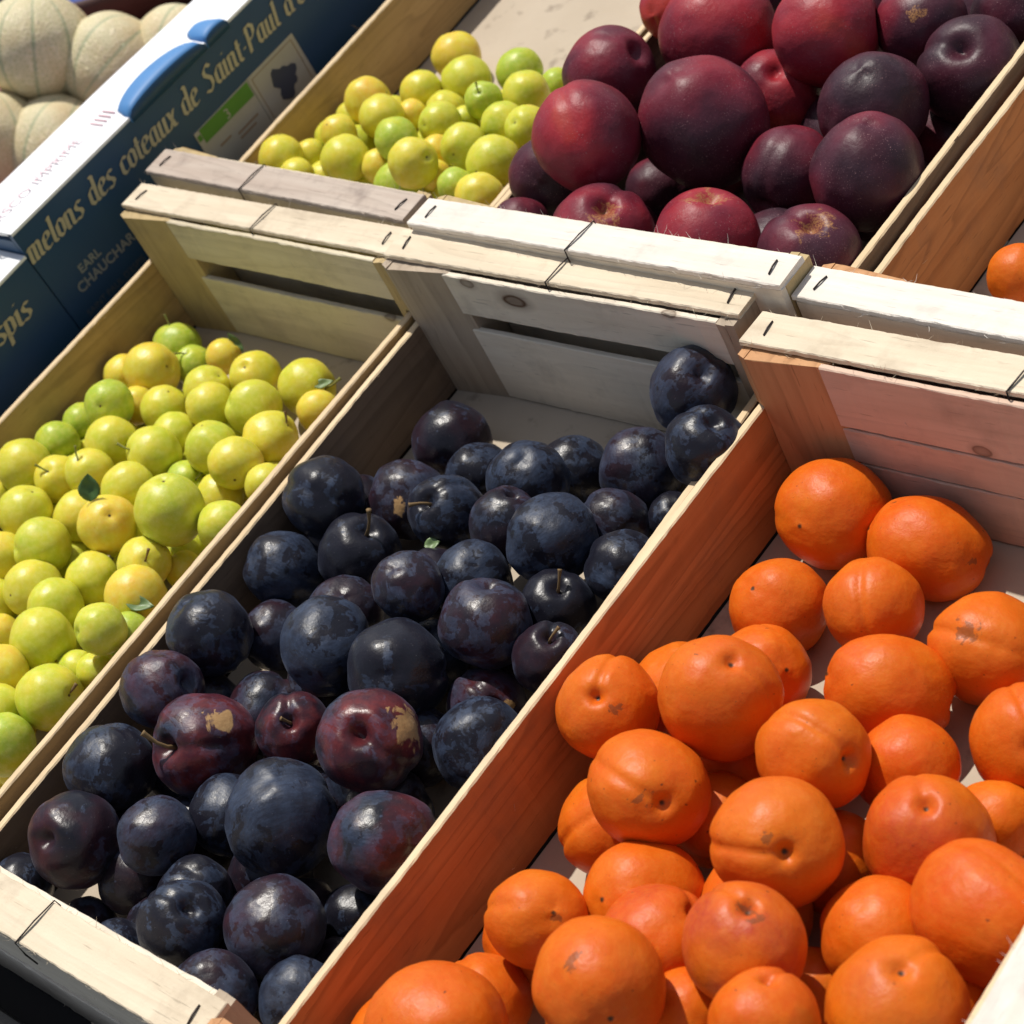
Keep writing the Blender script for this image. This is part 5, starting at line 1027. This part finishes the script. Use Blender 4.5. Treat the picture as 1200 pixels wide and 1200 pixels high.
FR[('BA',1)]=add_fruit('apricot',0,0.3443,0.5585,0.0472,0.0160,(-0.83,-0.30,-0.48),5.95,1.0,"lone apricot in the rear crate at the right edge",None,{'blush': 0.27})

# ---- stems on some fruits (parts of the fruit)
for key, seed, green, l, lean in (
        (('PL', 15), 1, False, .75, (.12, .1)), (('PL', 30), 2, False, .55, (-.2, .3)), (('PL', 19), 3, False, .5, (.3, .1)), (('PL', 20), 4, False, .4, (.2, -.2)),
        (('PL', 9), 5, False, .45, (-.3, .1)), (('PL', 32), 6, False, .25, (.1, .2)),
        (('YA', 1), 11, True, .6, (.1, -.1)), (('YA', 3), 12, True, .55, (-.4, .2)), (('YA', 37), 13, False, .6, (.3, .2)), (('YA', 24), 14, True, .55, (-.3, .3)),
        (('YA', 25), 15, True, .6, (.1, .35)), (('YA', 31), 16, True, .6, (.2, .1)), (('YA', 19), 17, True, .5, (-.35, 0)), (('YA', 47), 18, False, .4, (.3, .1)),
        (('YA', 7), 19, True, .6, (.4, .1)), (('YA', 22), 20, False, .35, (.3, .3)), (('YB', 8), 21, True, .55, (.1, .4))):
    if key in FR:
        add_stem(FR[key], seed, green, l, lean)

# ---- loose leaves
def leaf(loc, d, up, L0, wd, seed, pale, label, thick=.0004):
    me = leaf_mesh(L0, wd, seed)
    o = link('leaf', me, m_leaf, None, True)
    d = Vector(d).normalized()
    up = Vector(up)
    x = d.cross(up).normalized()
    z = x.cross(d).normalized()
    M = Matrix((x, d, z)).transposed().to_4x4()
    M.translation = Vector(loc)
    o.matrix_world = M
    o['pale'] = float(pale)
    md = o.modifiers.new('thickness', 'SOLIDIFY')
    md.thickness = thick
    tag(o, label, 'leaf')
    return o

leaf((-0.1129,0.2480,0.0720),(-0.0041,0.0108,0.0104),(0.51,-0.04,0.84),0.017,0.0065,28,0.0,'small dark green leaf standing behind the golden pitted plum')
leaf((-0.0376,0.2000,0.0608),(0.0128,0.0065,-0.0093),(0.51,-0.04,0.84),0.017,0.0045,39,0.7,'small pale green leaf on the amber plum beside the board')
leaf((-0.1672,0.4176,0.0212),(-0.0152,0.0036,0.0175),(0.51,-0.04,0.84),0.016,0.003,4,0.4,'thin curled leaf behind the rearmost amber plum')
leaf((0.1104,0.3034,0.0416),(0.0064,0.0067,-0.0026),(0.51,-0.04,0.84),0.009,0.0035,9,0.8,'tiny bright green leaf with dry sprig among the dark plums')
leaf((-0.0734,0.3976,0.0304),(0.0112,0.0107,-0.0052),(0.51,-0.04,0.84),0.014,0.003,7,0.9,'withered pale leaf at the right board behind the last yellow plum')

# ------------------------------------------------------------------ melon boxes
m_navy, t_, p_ = newmat('navy_printed_card')
v_, o_, r_ = coords(t_)
L_(t_, mix(t_, noi(t_, v_, 9, 4), (.006, .048, .115), (.010, .060, .135)), p_.inputs['Base Color'])
p_.inputs['Roughness'].default_value = .5
bump(t_, p_, noi(t_, v_, 30, 3), .1, .002)
m_wcard, t_, p_ = newmat('white_card')
v_, o_, r_ = coords(t_)
L_(t_, mix(t_, noi(t_, v_, 12, 4), (.86, .87, .88), (.78, .79, .81)), p_.inputs['Base Color'])
p_.inputs['Roughness'].default_value = .6

def flat(name, col, rough=.6):
    m, t, p = newmat(name)
    v, o, r = coords(t)
    L_(t, mix(t, noi(t, v, 60, 4), col, tuple(c * .8 for c in col)), p.inputs['Base Color'])
    p.inputs['Roughness'].default_value = rough
    return m

m_gold = flat('beige_print', (.52, .46, .29))
m_small = flat('small_grey_print', (.24, .27, .26))
m_blue = flat('bright_blue_card', (.075, .25, .56), .55)
m_green = flat('green_print', (.10, .28, .03))
m_beige = flat('beige_label', (.50, .47, .38))
m_red = flat('red_print', (.86, .60, .64))
m_grape = flat('slate_blue_print', (.06, .07, .10))
m_pink = flat('pink_paper', (.30, .10, .10))
m_kraft = flat('kraft_card', (.36, .25, .15))

GL = {
 'm': (1.05, [[(0, .86), (.1, 1), (.1, .1), (.2, 0)], [(.1, .85), (.33, 1), (.43, .85), (.43, .1), (.53, 0)], [(.43, .85), (.66, 1), (.76, .85), (.76, .12), (.9, 0)]]),
 'e': (.62, [[(.1, .5), (.46, .66), (.42, .93), (.26, 1), (.06, .78), (.06, .2), (.24, 0), (.5, .14)]]),
 'l': (.38, [[(0, 1.5), (.12, 1.62), (.12, .12), (.28, 0)]]),
 'o': (.66, [[(.3, 1), (.08, .8), (.08, .2), (.3, 0), (.5, .2), (.5, .8), (.3, 1)]]),
 'n': (.74, [[(0, .86), (.1, 1), (.1, .1), (.2, 0)], [(.1, .85), (.35, 1), (.48, .85), (.48, .12), (.62, 0)]]),
 's': (.58, [[(.47, .88), (.28, 1), (.1, .82), (.15, .62), (.4, .42), (.46, .2), (.26, 0), (.03, .12)]]),
 'd': (.74, [[(.46, .88), (.3, 1), (.08, .8), (.08, .2), (.28, 0), (.5, .2)], [(.36, 1.62), (.5, 1.5), (.5, .12), (.64, 0)]]),
 'c': (.56, [[(.46, .84), (.28, 1), (.07, .8), (.07, .2), (.26, 0), (.5, .14)]]),
 't': (.46, [[(.16, 1.35), (.16, .14), (.34, 0)], [(.0, .98), (.36, .98)]]),
 'a': (.72, [[(.47, 1), (.26, 1), (.07, .78), (.07, .2), (.25, 0), (.48, .22)], [(.48, 1), (.48, .12), (.64, 0)]]),
 'u': (.74, [[(0, .9), (.1, 1), (.1, .16), (.26, 0), (.48, .18)], [(.38, .94), (.48, 1), (.48, .12), (.62, 0)]]),
 'x': (.62, [[(.02, 1), (.14, .95), (.38, .05), (.54, .02)], [(.52, .98), (.04, .02)]]),
 'S': (.86, [[(.66, 1.38), (.42, 1.62), (.14, 1.36), (.18, 1.08), (.54, .72), (.6, .34), (.36, .0), (.02, .18)]]),
 'i': (.36, [[(0, .86), (.1, 1), (.1, .12), (.24, 0)], [(.08, 1.38), (.13, 1.42)]]),
 '-': (.42, [[(.08, .52), (.28, .56)]]),
 'P': (.86, [[(.02, 1.5), (.16, 1.6), (.16, -.02)], [(.0, 1.3), (.36, 1.62), (.64, 1.36), (.64, .96), (.4, .7), (.18, .78)]]),
 'p': (.74, [[(0, .9), (.12, 1), (.12, -.55)], [(.12, .85), (.35, 1), (.52, .8), (.52, .2), (.3, 0), (.14, .12)]]),
 'E': (.8, [[(.16, 1.58), (.1, .24), (.38, 0), (.66, .16)], [(.04, 1.5), (.58, 1.6)], [(.12, .85), (.5, .88)]]),
 "'": (.26, [[(.1, 1.62), (.05, 1.25)]]),
 ' ': (.52, []),
}
NIB = (math.cos(R(30)) * .13, math.sin(R(30)) * .075)

def script_lines(text):
    """Broad-nib letters: returns quads in units of the x-height, and the advance."""
    x = 0
    qs = []
    for ch in text:
        adv, st = GL[ch]
        for ln in st:
            for (a, b), (c, d) in zip(ln, ln[1:]):
                qs.append([(x + a - NIB[0], b - NIB[1]), (x + a + NIB[0], b + NIB[1]), (x + c + NIB[0], d + NIB[1]), (x + c - NIB[0], d - NIB[1])])
                k = .045
                qs.append([(x + a - k, b), (x + c - k, d), (x + c + k, d), (x + a + k, b)])
                qs.append([(x + a, b - k), (x + c, d - k), (x + c, d + k), (x + a, b + k)])
        x += adv
    return qs, x

def script_mesh(name, text, X, y0, z0, y1, z1, xh, mat, parent, slant=.30, measure=None):
    qs, adv = script_lines(text)
    _, ref = script_lines(measure or text)
    dy, dz = (y1 - y0) / ref, (z1 - z0) / ref
    bm = bmesh.new()
    for i, q in enumerate(qs):
        vs_ = []
        for u, v in q:
            uu = u + v * slant * (xh / dy) * .9
            vs_.append(bm.verts.new((X + .00002 * (i % 7), y0 + uu * dy, z0 + uu * dz + v * xh)))
        try:
            f = bm.faces.new(vs_)
        except ValueError:
            pass
    bm.normal_update()
    for f in bm.faces:
        if f.normal.x < 0:
            f.normal_flip()
    return link(name, finish(bm, name), mat, parent)

def plain_text(name, text, P, ydir, zdir, size, mat, parent, spacing=1.0, bold=0.0):
    """Sans capitals laid on a card: P origin, ydir reading direction, zdir up direction."""
    cu = bpy.data.curves.new(name, 'FONT')
    cu.body = text
    cu.size = size
    cu.offset = bold
    cu.space_character = spacing
    tmp = bpy.data.objects.new(name + '_source', cu)
    COL.objects.link(tmp)
    bpy.context.view_layer.update()
    me = bpy.data.meshes.new_from_object(tmp.evaluated_get(bpy.context.evaluated_depsgraph_get()))
    bpy.data.objects.remove(tmp)
    a, b = Vector(ydir).normalized(), Vector(zdir).normalized()
    for v in me.vertices:
        v.co = Vector(P) + a * v.co.x + b * v.co.y
    me.materials.clear()
    me.name = name
    return link(name, me, mat, parent)

def slab(name, pts2, X, dx, mat, parent):
    bm = bmesh.new()
    a = [bm.verts.new((X, y, z)) for y, z in pts2]
    b = [bm.verts.new((X - dx, y, z)) for y, z in pts2]
    n = len(a)
    bm.faces.new(a)
    bm.faces.new(b[::-1])
    for i in range(n):
        bm.faces.new((a[i], b[i], b[(i + 1) % n], a[(i + 1) % n]))
    bmesh.ops.recalc_face_normals(bm, faces=bm.faces)
    return link(name, finish(bm, name), mat, parent)

def melon_box(name, label, y0, y1, zt0, zt1, X, xw, zb, fl0, fl1):
    """Open card tray: printed side panel facing +x, white folded flange along its top."""
    r = bpy.data.objects.new(name, None)
    COL.objects.link(r)
    tag(r, label, 'cardboard box', 'printed melon boxes')
    sp = slab('side_panel', [(y0, zb), (y1, zb), (y1, zt1), (y0, zt0)], X, .004, m_navy, r)
    bm = bmesh.new()
    n = 24
    rows = []
    for i in range(n + 1):
        u = i / n
        y = y0 + (y1 - y0) * u
        z = zt0 + (zt1 - zt0) * u + .0006
        w = .0008 * math.sin(u * 17)
        rows.append([bm.verts.new((X + .0008, y, z)), bm.verts.new((X - (fl0 + (fl1 - fl0) * u) + w, y, z + .001)), bm.verts.new((X - (fl0 + (fl1 - fl0) * u) + w, y, z - .006)), bm.verts.new((X + .0008, y, z - .0022))])
    for a, b in zip(rows, rows[1:]):
        for k in range(4):
            bm.faces.new((a[k], a[(k + 1) % 4], b[(k + 1) % 4], b[k]))
    bm.faces.new(rows[0])
    bm.faces.new(rows[-1][::-1])
    bmesh.ops.recalc_face_normals(bm, faces=bm.faces)
    link('top_flange', finish(bm, 'top_flange'), m_wcard, r)
    for nm, lo, hi, mt in (('inner_wall', (X - fl0, y0, zb), (X - fl0 + .004, y1, min(zt0, zt1) - .008), m_wcard), ('far_wall', (X - xw, y0, zb), (X - xw + .004, y1, zb + .06), m_navy),
                           ('front_wall', (X - fl0 + .0045, y0 - .0002, zb), (X - .0042, y0 + .0035, zt0 - .0065), m_navy), ('end_wall', (X - xw + .005, y0 + .0005, zb + .001), (X - fl0 - .001, y0 + .0045, zb + .05), m_navy), ('end_wall', (X - xw + .005, y1 - .0045, zb + .001), (X - fl0 - .001, y1 - .0005, zb + .05), m_navy),
                           ('box_floor', (X - xw + .005, y0 + .005, zb - .003), (X - fl0 - .001, y1 - .005, zb), m_pink)):
        bm = bmesh.new()
        boxm(bm, lo, hi)
        bmesh.ops.recalc_face_normals(bm, faces=bm.faces)
        link(nm, finish(bm, nm), mt, r)
    return r, sp

PX = -.295
ZB = -.062
bx, panel = melon_box('melon_box', 'navy cardboard melon box with white top flange, blue tab and beige blackletter line', .3865, .93, .1355, .1215, PX, .66, ZB, .062, .052)
script_mesh('lettering', "melons des coteaux de Saint-Paul d'Espis", PX + .0006, .3862, .1085,   .676, .0962, .0114, m_gold, panel, measure="melons des coteaux de Saint-Paul d")
plain_text('lettering', 'EARL', (PX + .0006, .4115, .0765), (0, 1, -.02), (0, 0, 1), .0092, m_small, panel, 1.05, .0003)
plain_text('lettering', 'CHAUCHARD', (PX + .0006, .4025, .0660), (0, 1, -.03), (0, 0, 1), .0105, m_small, panel, 1.02, .0003)
plain_text('lettering', "SAINT PAUL D'ESPIS", (PX + .0006, .3975, .0490), (0, 1, -.03), (0, 0, 1), .0068, flat('faint_print', (.10, .13, .15)), panel, 1.02, 0)
# colour label stuck on the panel
lb = slab('label_sticker', [(.546, .0450), (.6075, .0450), (.6075, .0862), (.546, .0870)], PX + .0008, .0006, m_beige, panel)
slab('label_sticker', [(.6080, .0440), (.6630, .0440), (.6620, .0855), (.6080, .0865)], PX + .0008, .0006, m_beige, panel)
slab('label_sticker', [(.5512, .0750), (.6065, .0732), (.6065, .0852), (.5512, .0864)], PX + .0012, .0003, m_green, panel)
plain_text('label_sticker', '3', (PX + .0014, .576, .0755), (0, 1, 0), (0, 0, 1), .011, m_beige, panel)
slab('label_sticker', [(.6112, .0475), (.6118, .0475), (.6118, .0835), (.6112, .0835)], PX + .0011, .0002, m_kraft, panel)
slab('label_sticker', [(.6112, .0829), (.6585, .0822), (.6585, .0828), (.6112, .0835)], PX + .00115, .0002, m_kraft, panel)
slab('label_sticker', [(.6580, .0475), (.6586, .0475), (.6586, .0826), (.6580, .0826)], PX + .0011, .0002, m_kraft, panel)
rg = random.Random(4)
pts = []
for k in range(26):
    a = k / 26 * 2 * math.pi
    rr = .0125 * (1 + .22 * math.sin(3 * a + 1) + .12 * math.sin(7 * a) + .06 * rg.uniform(-1, 1))
    pts.append((.6365 + math.cos(a) * rr * .95, .0625 + math.sin(a) * rr))
slab('label_sticker', pts, PX + .0013, .0004, m_grape, panel)
for zz_, ya_, yb_ in ((.0640, .560, .572), (.0600, .578, .601), (.0560, .578, .596)):   # small print too blurred to read
    slab('label_sticker', [(ya_, zz_), (yb_, zz_ - .0004), (yb_, zz_ + .0012), (ya_, zz_ + .0016)], PX + .0012, .0003, m_kraft, panel)
slab('label_sticker', [(.547, .079), (.5505, .079), (.5505, .0835), (.547, .0835)], PX + .0012, .0003, m_green, panel)
# faint red print on the white flange
plain_text('lettering', 'ORSCO IMPRIME', (PX - .022, .384, .1388), (0, 1, -.03), (-1, 0, 0), .0135, m_red, bx, 1.0)
for k in range(4):
    bm = bmesh.new()
    y = .498 + k * .0045
    boxm(bm, (PX - .031, y, .1335), (PX - .017, y + .0009, .1348))
    link('lettering', finish(bm, 'lettering'), m_red, bx)
# raised blue stacking tab
def tab(y0, y1, h, z0, z1):
    bm = bmesh.new()
    n = 20
    prev = None
    for i in range(n + 1):
        u = i / n
        y = y0 + (y1 - y0) * u
        z = z0 + (z1 - z0) * u
        k = math.sin(math.pi * min(1, max(0, u))) ** .35
        e = .001
        ring = [bm.verts.new(q) for q in ((PX + .0024, y, z - .004), (PX + .0030, y, z + h * k * .75 + e), (PX - .002, y, z + h * k + e), (PX - .019 * k - .003, y, z + h * k * .62 + e), (PX - .024 * k - .004, y, z + .0012), (PX - .003, y, z - .004))]
        if prev:
            for k2 in range(6):
                f = bm.faces.new((prev[k2], prev[(k2 + 1) % 6], ring[(k2 + 1) % 6], ring[k2]))
                f.material_index = 1 if k2 == 0 else 0
        prev = ring
        if i == 0:
            bm.faces.new(ring[::-1])
    bm.faces.new(prev)
    bmesh.ops.recalc_face_normals(bm, faces=bm.faces)
    me = finish(bm, 'stacking_tab')
    me.materials.append(m_blue)
    me.materials.append(m_navy)
    return link('stacking_tab', me, None, bx, True)
tab(.510, .592, .009, .1325, .1302)
tab(.594, .618, .006, .1300, .1295)

bx2, panel2 = melon_box('melon_box', 'navy cardboard melon box with cut-off lettering ending in spis', -.06, .3855, .1195, .117, PX, .66, ZB, .052, .052)
script_mesh('lettering', "Saint-Paul d'Espis", PX + .0006, .3655 - .165, .0905, .3655, .0825, .0112, m_gold, panel2)

# ---- melons
def melon_mesh(seed):
    rnd = random.Random(seed)
    bm = bmesh.new()
    bmesh.ops.create_icosphere(bm, subdivisions=5, radius=1)
    off = Vector((seed * 3.1, 1, 2))
    for v in bm.verts:
        n = v.co.normalized()
        az = math.atan2(n.y, n.x)
        rho = math.hypot(n.x, n.y)
        g = abs(((az / (2 * math.pi) * 10) % 1) - .5) * 2
        r = 1.0
        r -= .014 * math.exp(-((1 - g) / .12) ** 2) * min(1, rho * 2)
        r += .03 * noise.noise(n * 1.5 + off)
        v.co = n * r
        v.co.z *= .94
        v.co.z -= (.06 if n.z > 0 else -.04) * math.exp(-(rho / .2) ** 2)
    me = finish(bm, 'melon')
    for f in me.polygons:
        f.use_smooth = True
    return me

mm, t, p = newmat('melon_rind')
v, obj, rnd = coords(t)
sx = nd(t, 'ShaderNodeSeparateXYZ')
L_(t, obj, sx.inputs[0])
az = mth(t, 'ARCTAN2', sx.outputs[1], sx.outputs[0])
g = mth(t, 'ABSOLUTE', mth(t, 'SUBTRACT', mth(t, 'FRACT', mth(t, 'ADD', mth(t, 'MULTIPLY', az, 10 / (2 * math.pi)), 10.0)), .5))
g = mth(t, 'ADD', mth(t, 'MULTIPLY', g, 2.0), mth(t, 'MULTIPLY', mth(t, 'SUBTRACT', noi(t, v, 4, 3), .5), .12))
vo = nd(t, 'ShaderNodeTexVoronoi', feature='DISTANCE_TO_EDGE')
L_(t, v, vo.inputs['Vector'])
vo.inputs['Scale'].default_value = 13
net = ramp(t, vo.outputs['Distance'], [(.05, 1.0), (.13, 0.0)])
c = mix(t, net, (.60, .54, .31), (.78, .68, .46))
c = mix(t, ramp(t, noi(t, v, 1.2, 3), [(.45, 0.0), (.7, .6)]), c, (.62, .44, .22))
c = mix(t, ramp(t, g, [(.86, 0.0), (.97, .65)]), c, (.24, .32, .18))
L_(t, c, p.inputs['Base Color'])
p.inputs['Roughness'].default_value = .6
bump(t, p, net, .4, .03)
mel = [melon_mesh(s) for s in (1, 2, 3)]
for me in mel:
    me.materials.append(mm)
o = bpy.data.objects.new('melon', mel[0]); COL.objects.link(o); o.location=(-0.6462,0.6591,0.0535); o.scale=(0.0502,)*3; o.rotation_euler=Vector((0.031,0.557,0.830)).to_track_quat('Z','Y').to_euler(); tag(o,'largest netted melon, farthest up at the left edge','melon','netted melons')
o = bpy.data.objects.new('melon', mel[1]); COL.objects.link(o); o.location=(-0.5944,0.6831,0.0146); o.scale=(0.0488,)*3; o.rotation_euler=Vector((0.122,0.990,0.065)).to_track_quat('Z','Y').to_euler(); tag(o,'netted melon with a bright highlight, just right of the largest','melon','netted melons')
o = bpy.data.objects.new('melon', mel[2]); COL.objects.link(o); o.location=(-0.6106,0.6068,-0.0128); o.scale=(0.0502,)*3; o.rotation_euler=Vector((0.092,0.832,0.547)).to_track_quat('Z','Y').to_euler(); tag(o,'lowest netted melon, close to the white flange','melon','netted melons')
o = bpy.data.objects.new('melon', mel[0]); COL.objects.link(o); o.location=(-0.6555,0.5816,0.0183); o.scale=(0.0429,)*3; o.rotation_euler=Vector((0.072,0.520,0.851)).to_track_quat('Z','Y').to_euler(); tag(o,'netted melon cut by the left edge with green grooves','melon','netted melons')
o = bpy.data.objects.new('melon', mel[1]); COL.objects.link(o); o.location=(-0.5560,0.7239,-0.0009); o.scale=(0.0443,)*3; o.rotation_euler=Vector((-0.171,0.961,0.218)).to_track_quat('Z','Y').to_euler(); tag(o,'rightmost netted melon, mostly behind the white flange','melon','netted melons')
o = bpy.data.objects.new('melon', mel[2]); COL.objects.link(o); o.location=(-0.6775,0.6731,-0.0296); o.scale=(0.0448,)*3; o.rotation_euler=Vector((0.833,0.445,0.328)).to_track_quat('Z','Y').to_euler(); tag(o,'shaded netted melon glimpsed in the gap beneath the others','melon','netted melons')

# ------------------------------------------------------------------ basket, stall
m_brown = flat('dark_brown_wicker', (.075, .030, .022), .6)
bmw = bmesh.new()
prof = [(.115, -.045), (.145, .0), (.150, .018), (.147, .024), (.140, .022), (.134, .004), (.108, -.040)]
n = 56
prev = None
rr_ = []
for i in range(n):
    a = i / n * 2 * math.pi
    rr_.append([bmw.verts.new((math.cos(a) * (x + .0015 * math.sin(a * 28)), math.sin(a) * (x + .0015 * math.sin(a * 28)), z)) for x, z in prof])
for i in range(n):
    a, b = rr_[i], rr_[(i + 1) % n]
    for k in range(len(prof) - 1):
        bmw.faces.new((a[k], b[k], b[k + 1], a[k + 1]))
bmw.faces.new([r_[0] for r_ in rr_][::-1])
bmw.faces.new([r_[-1] for r_ in rr_])
bmesh.ops.recalc_face_normals(bmw, faces=bmw.faces)
bk = link('round_basket', finish(bmw, 'round_basket'), m_brown, None, True)
bk.location = (-0.8399,0.9218,-0.0290)
tag(bk, 'dark brown round basket behind the melons at the top left', 'basket')
bm = bmesh.new()
n = 40
g_ = []
for i in range(n + 1):
    row = []
    for j in range(9):
        a = i / n * 2 * math.pi
        q = j / 8
        row.append(bm.verts.new((math.cos(a) * .131 * q, math.sin(a) * .131 * q, .004 + .010 * noise.noise(Vector((math.cos(a) * q * 5, math.sin(a) * q * 5, 3))) * (1 - q))))
    g_.append(row)
for i in range(n):
    for j in range(8):
        vv = (g_[i][j], g_[i][j + 1], g_[i + 1][j + 1], g_[i + 1][j])
        bm.faces.new(vv)
bmesh.ops.remove_doubles(bm, verts=bm.verts, dist=1e-5)
bmesh.ops.recalc_face_normals(bm, faces=bm.faces)
bc = link('blue_cloth', finish(bm, 'blue_cloth'), flat('blue_cloth', (.02, .06, .28), .7), None, True)
bc.location = bk.location
tag(bc, 'blue cloth lying inside the dark brown round basket', 'cloth')
sm = bc.modifiers.new('thickness', 'SOLIDIFY')
sm.thickness = .002

m_stall, t, p = newmat('stall_cloth')
v, obj, rnd = coords(t)
L_(t, mix(t, noi(t, v, 14, 5), (.012, .011, .012), (.028, .025, .025)), p.inputs['Base Color'])
p.inputs['Roughness'].default_value = .8
bm = bmesh.new()
boxm(bm, (-.272, -.02, -.09), (.90, 1.05, -.008))
bmesh.ops.recalc_face_normals(bm, faces=bm.faces)
tb = link('stall_table', finish(bm, 'stall_table'), m_stall)
tag(tb, 'dark display stand under the rows of fruit crates', 'table')
bm = bmesh.new()
boxm(bm, (-2.2, -.30, -.16), (-.274, 2.4, -.066))
bmesh.ops.recalc_face_normals(bm, faces=bm.faces)
tb2 = link('side_table', finish(bm, 'side_table'), flat('red_table_cloth', (.24, .07, .075), .8))
tag(tb2, 'red covered table carrying the melon boxes and the basket', 'table')

# black rubber-edged rail along the front of the stand
m_black, t, p = newmat('black_plastic')
v, obj, rnd = coords(t)
L_(t, mix(t, noi(t, v, 40, 4), (.006, .007, .009), (.014, .016, .020)), p.inputs['Base Color'])
L_(t, mth(t, 'ADD', .38, mth(t, 'MULTIPLY', noi(t, v, 90, 4), .3)), p.inputs['Roughness'])
bump(t, p, noi(t, v, 260, 3), .35, .002)
bm = bmesh.new()
prof = []
for k in range(15):
    a = R(180 - k * 180 / 14)
    prof.append((-.036 + math.cos(a) * -.030 * -1 * 1.0, .046 + math.sin(a) * .030))
prof = [(-.066, -.09)] + prof + [(-.006, -.09)]
prof = [(-.118, -.09), (-.118, .040), (-.110, .052), (-.098, .056), (-.086, .050), (-.080, .040), (-.068, .038), (-.062, .052), (-.052, .066), (-.036, .074), (-.020, .070), (-.010, .058), (-.0065, .040), (-.0065, -.09)]
prev = None
n = 60
for i in range(n + 1):
    x = -.42 + 1.5 * i / n
    ring = [bm.verts.new((x, y - .014, z - .016 + .0008 * noise.noise(Vector((x * 9, y * 20, 0))))) for y, z in prof]
    if prev:
        for k in range(len(prof)):
            bm.faces.new((prev[k], prev[(k + 1) % len(prof)], ring[(k + 1) % len(prof)], ring[k]))
    else:
        bm.faces.new(ring[::-1])
    prev = ring
bm.faces.new(prev)
bmesh.ops.recalc_face_normals(bm, faces=bm.faces)
rl = link('display_rail', finish(bm, 'display_rail'), m_black, None, True)
tag(rl, 'black rounded plastic rail in front of the plum crate, bottom left', 'rail')
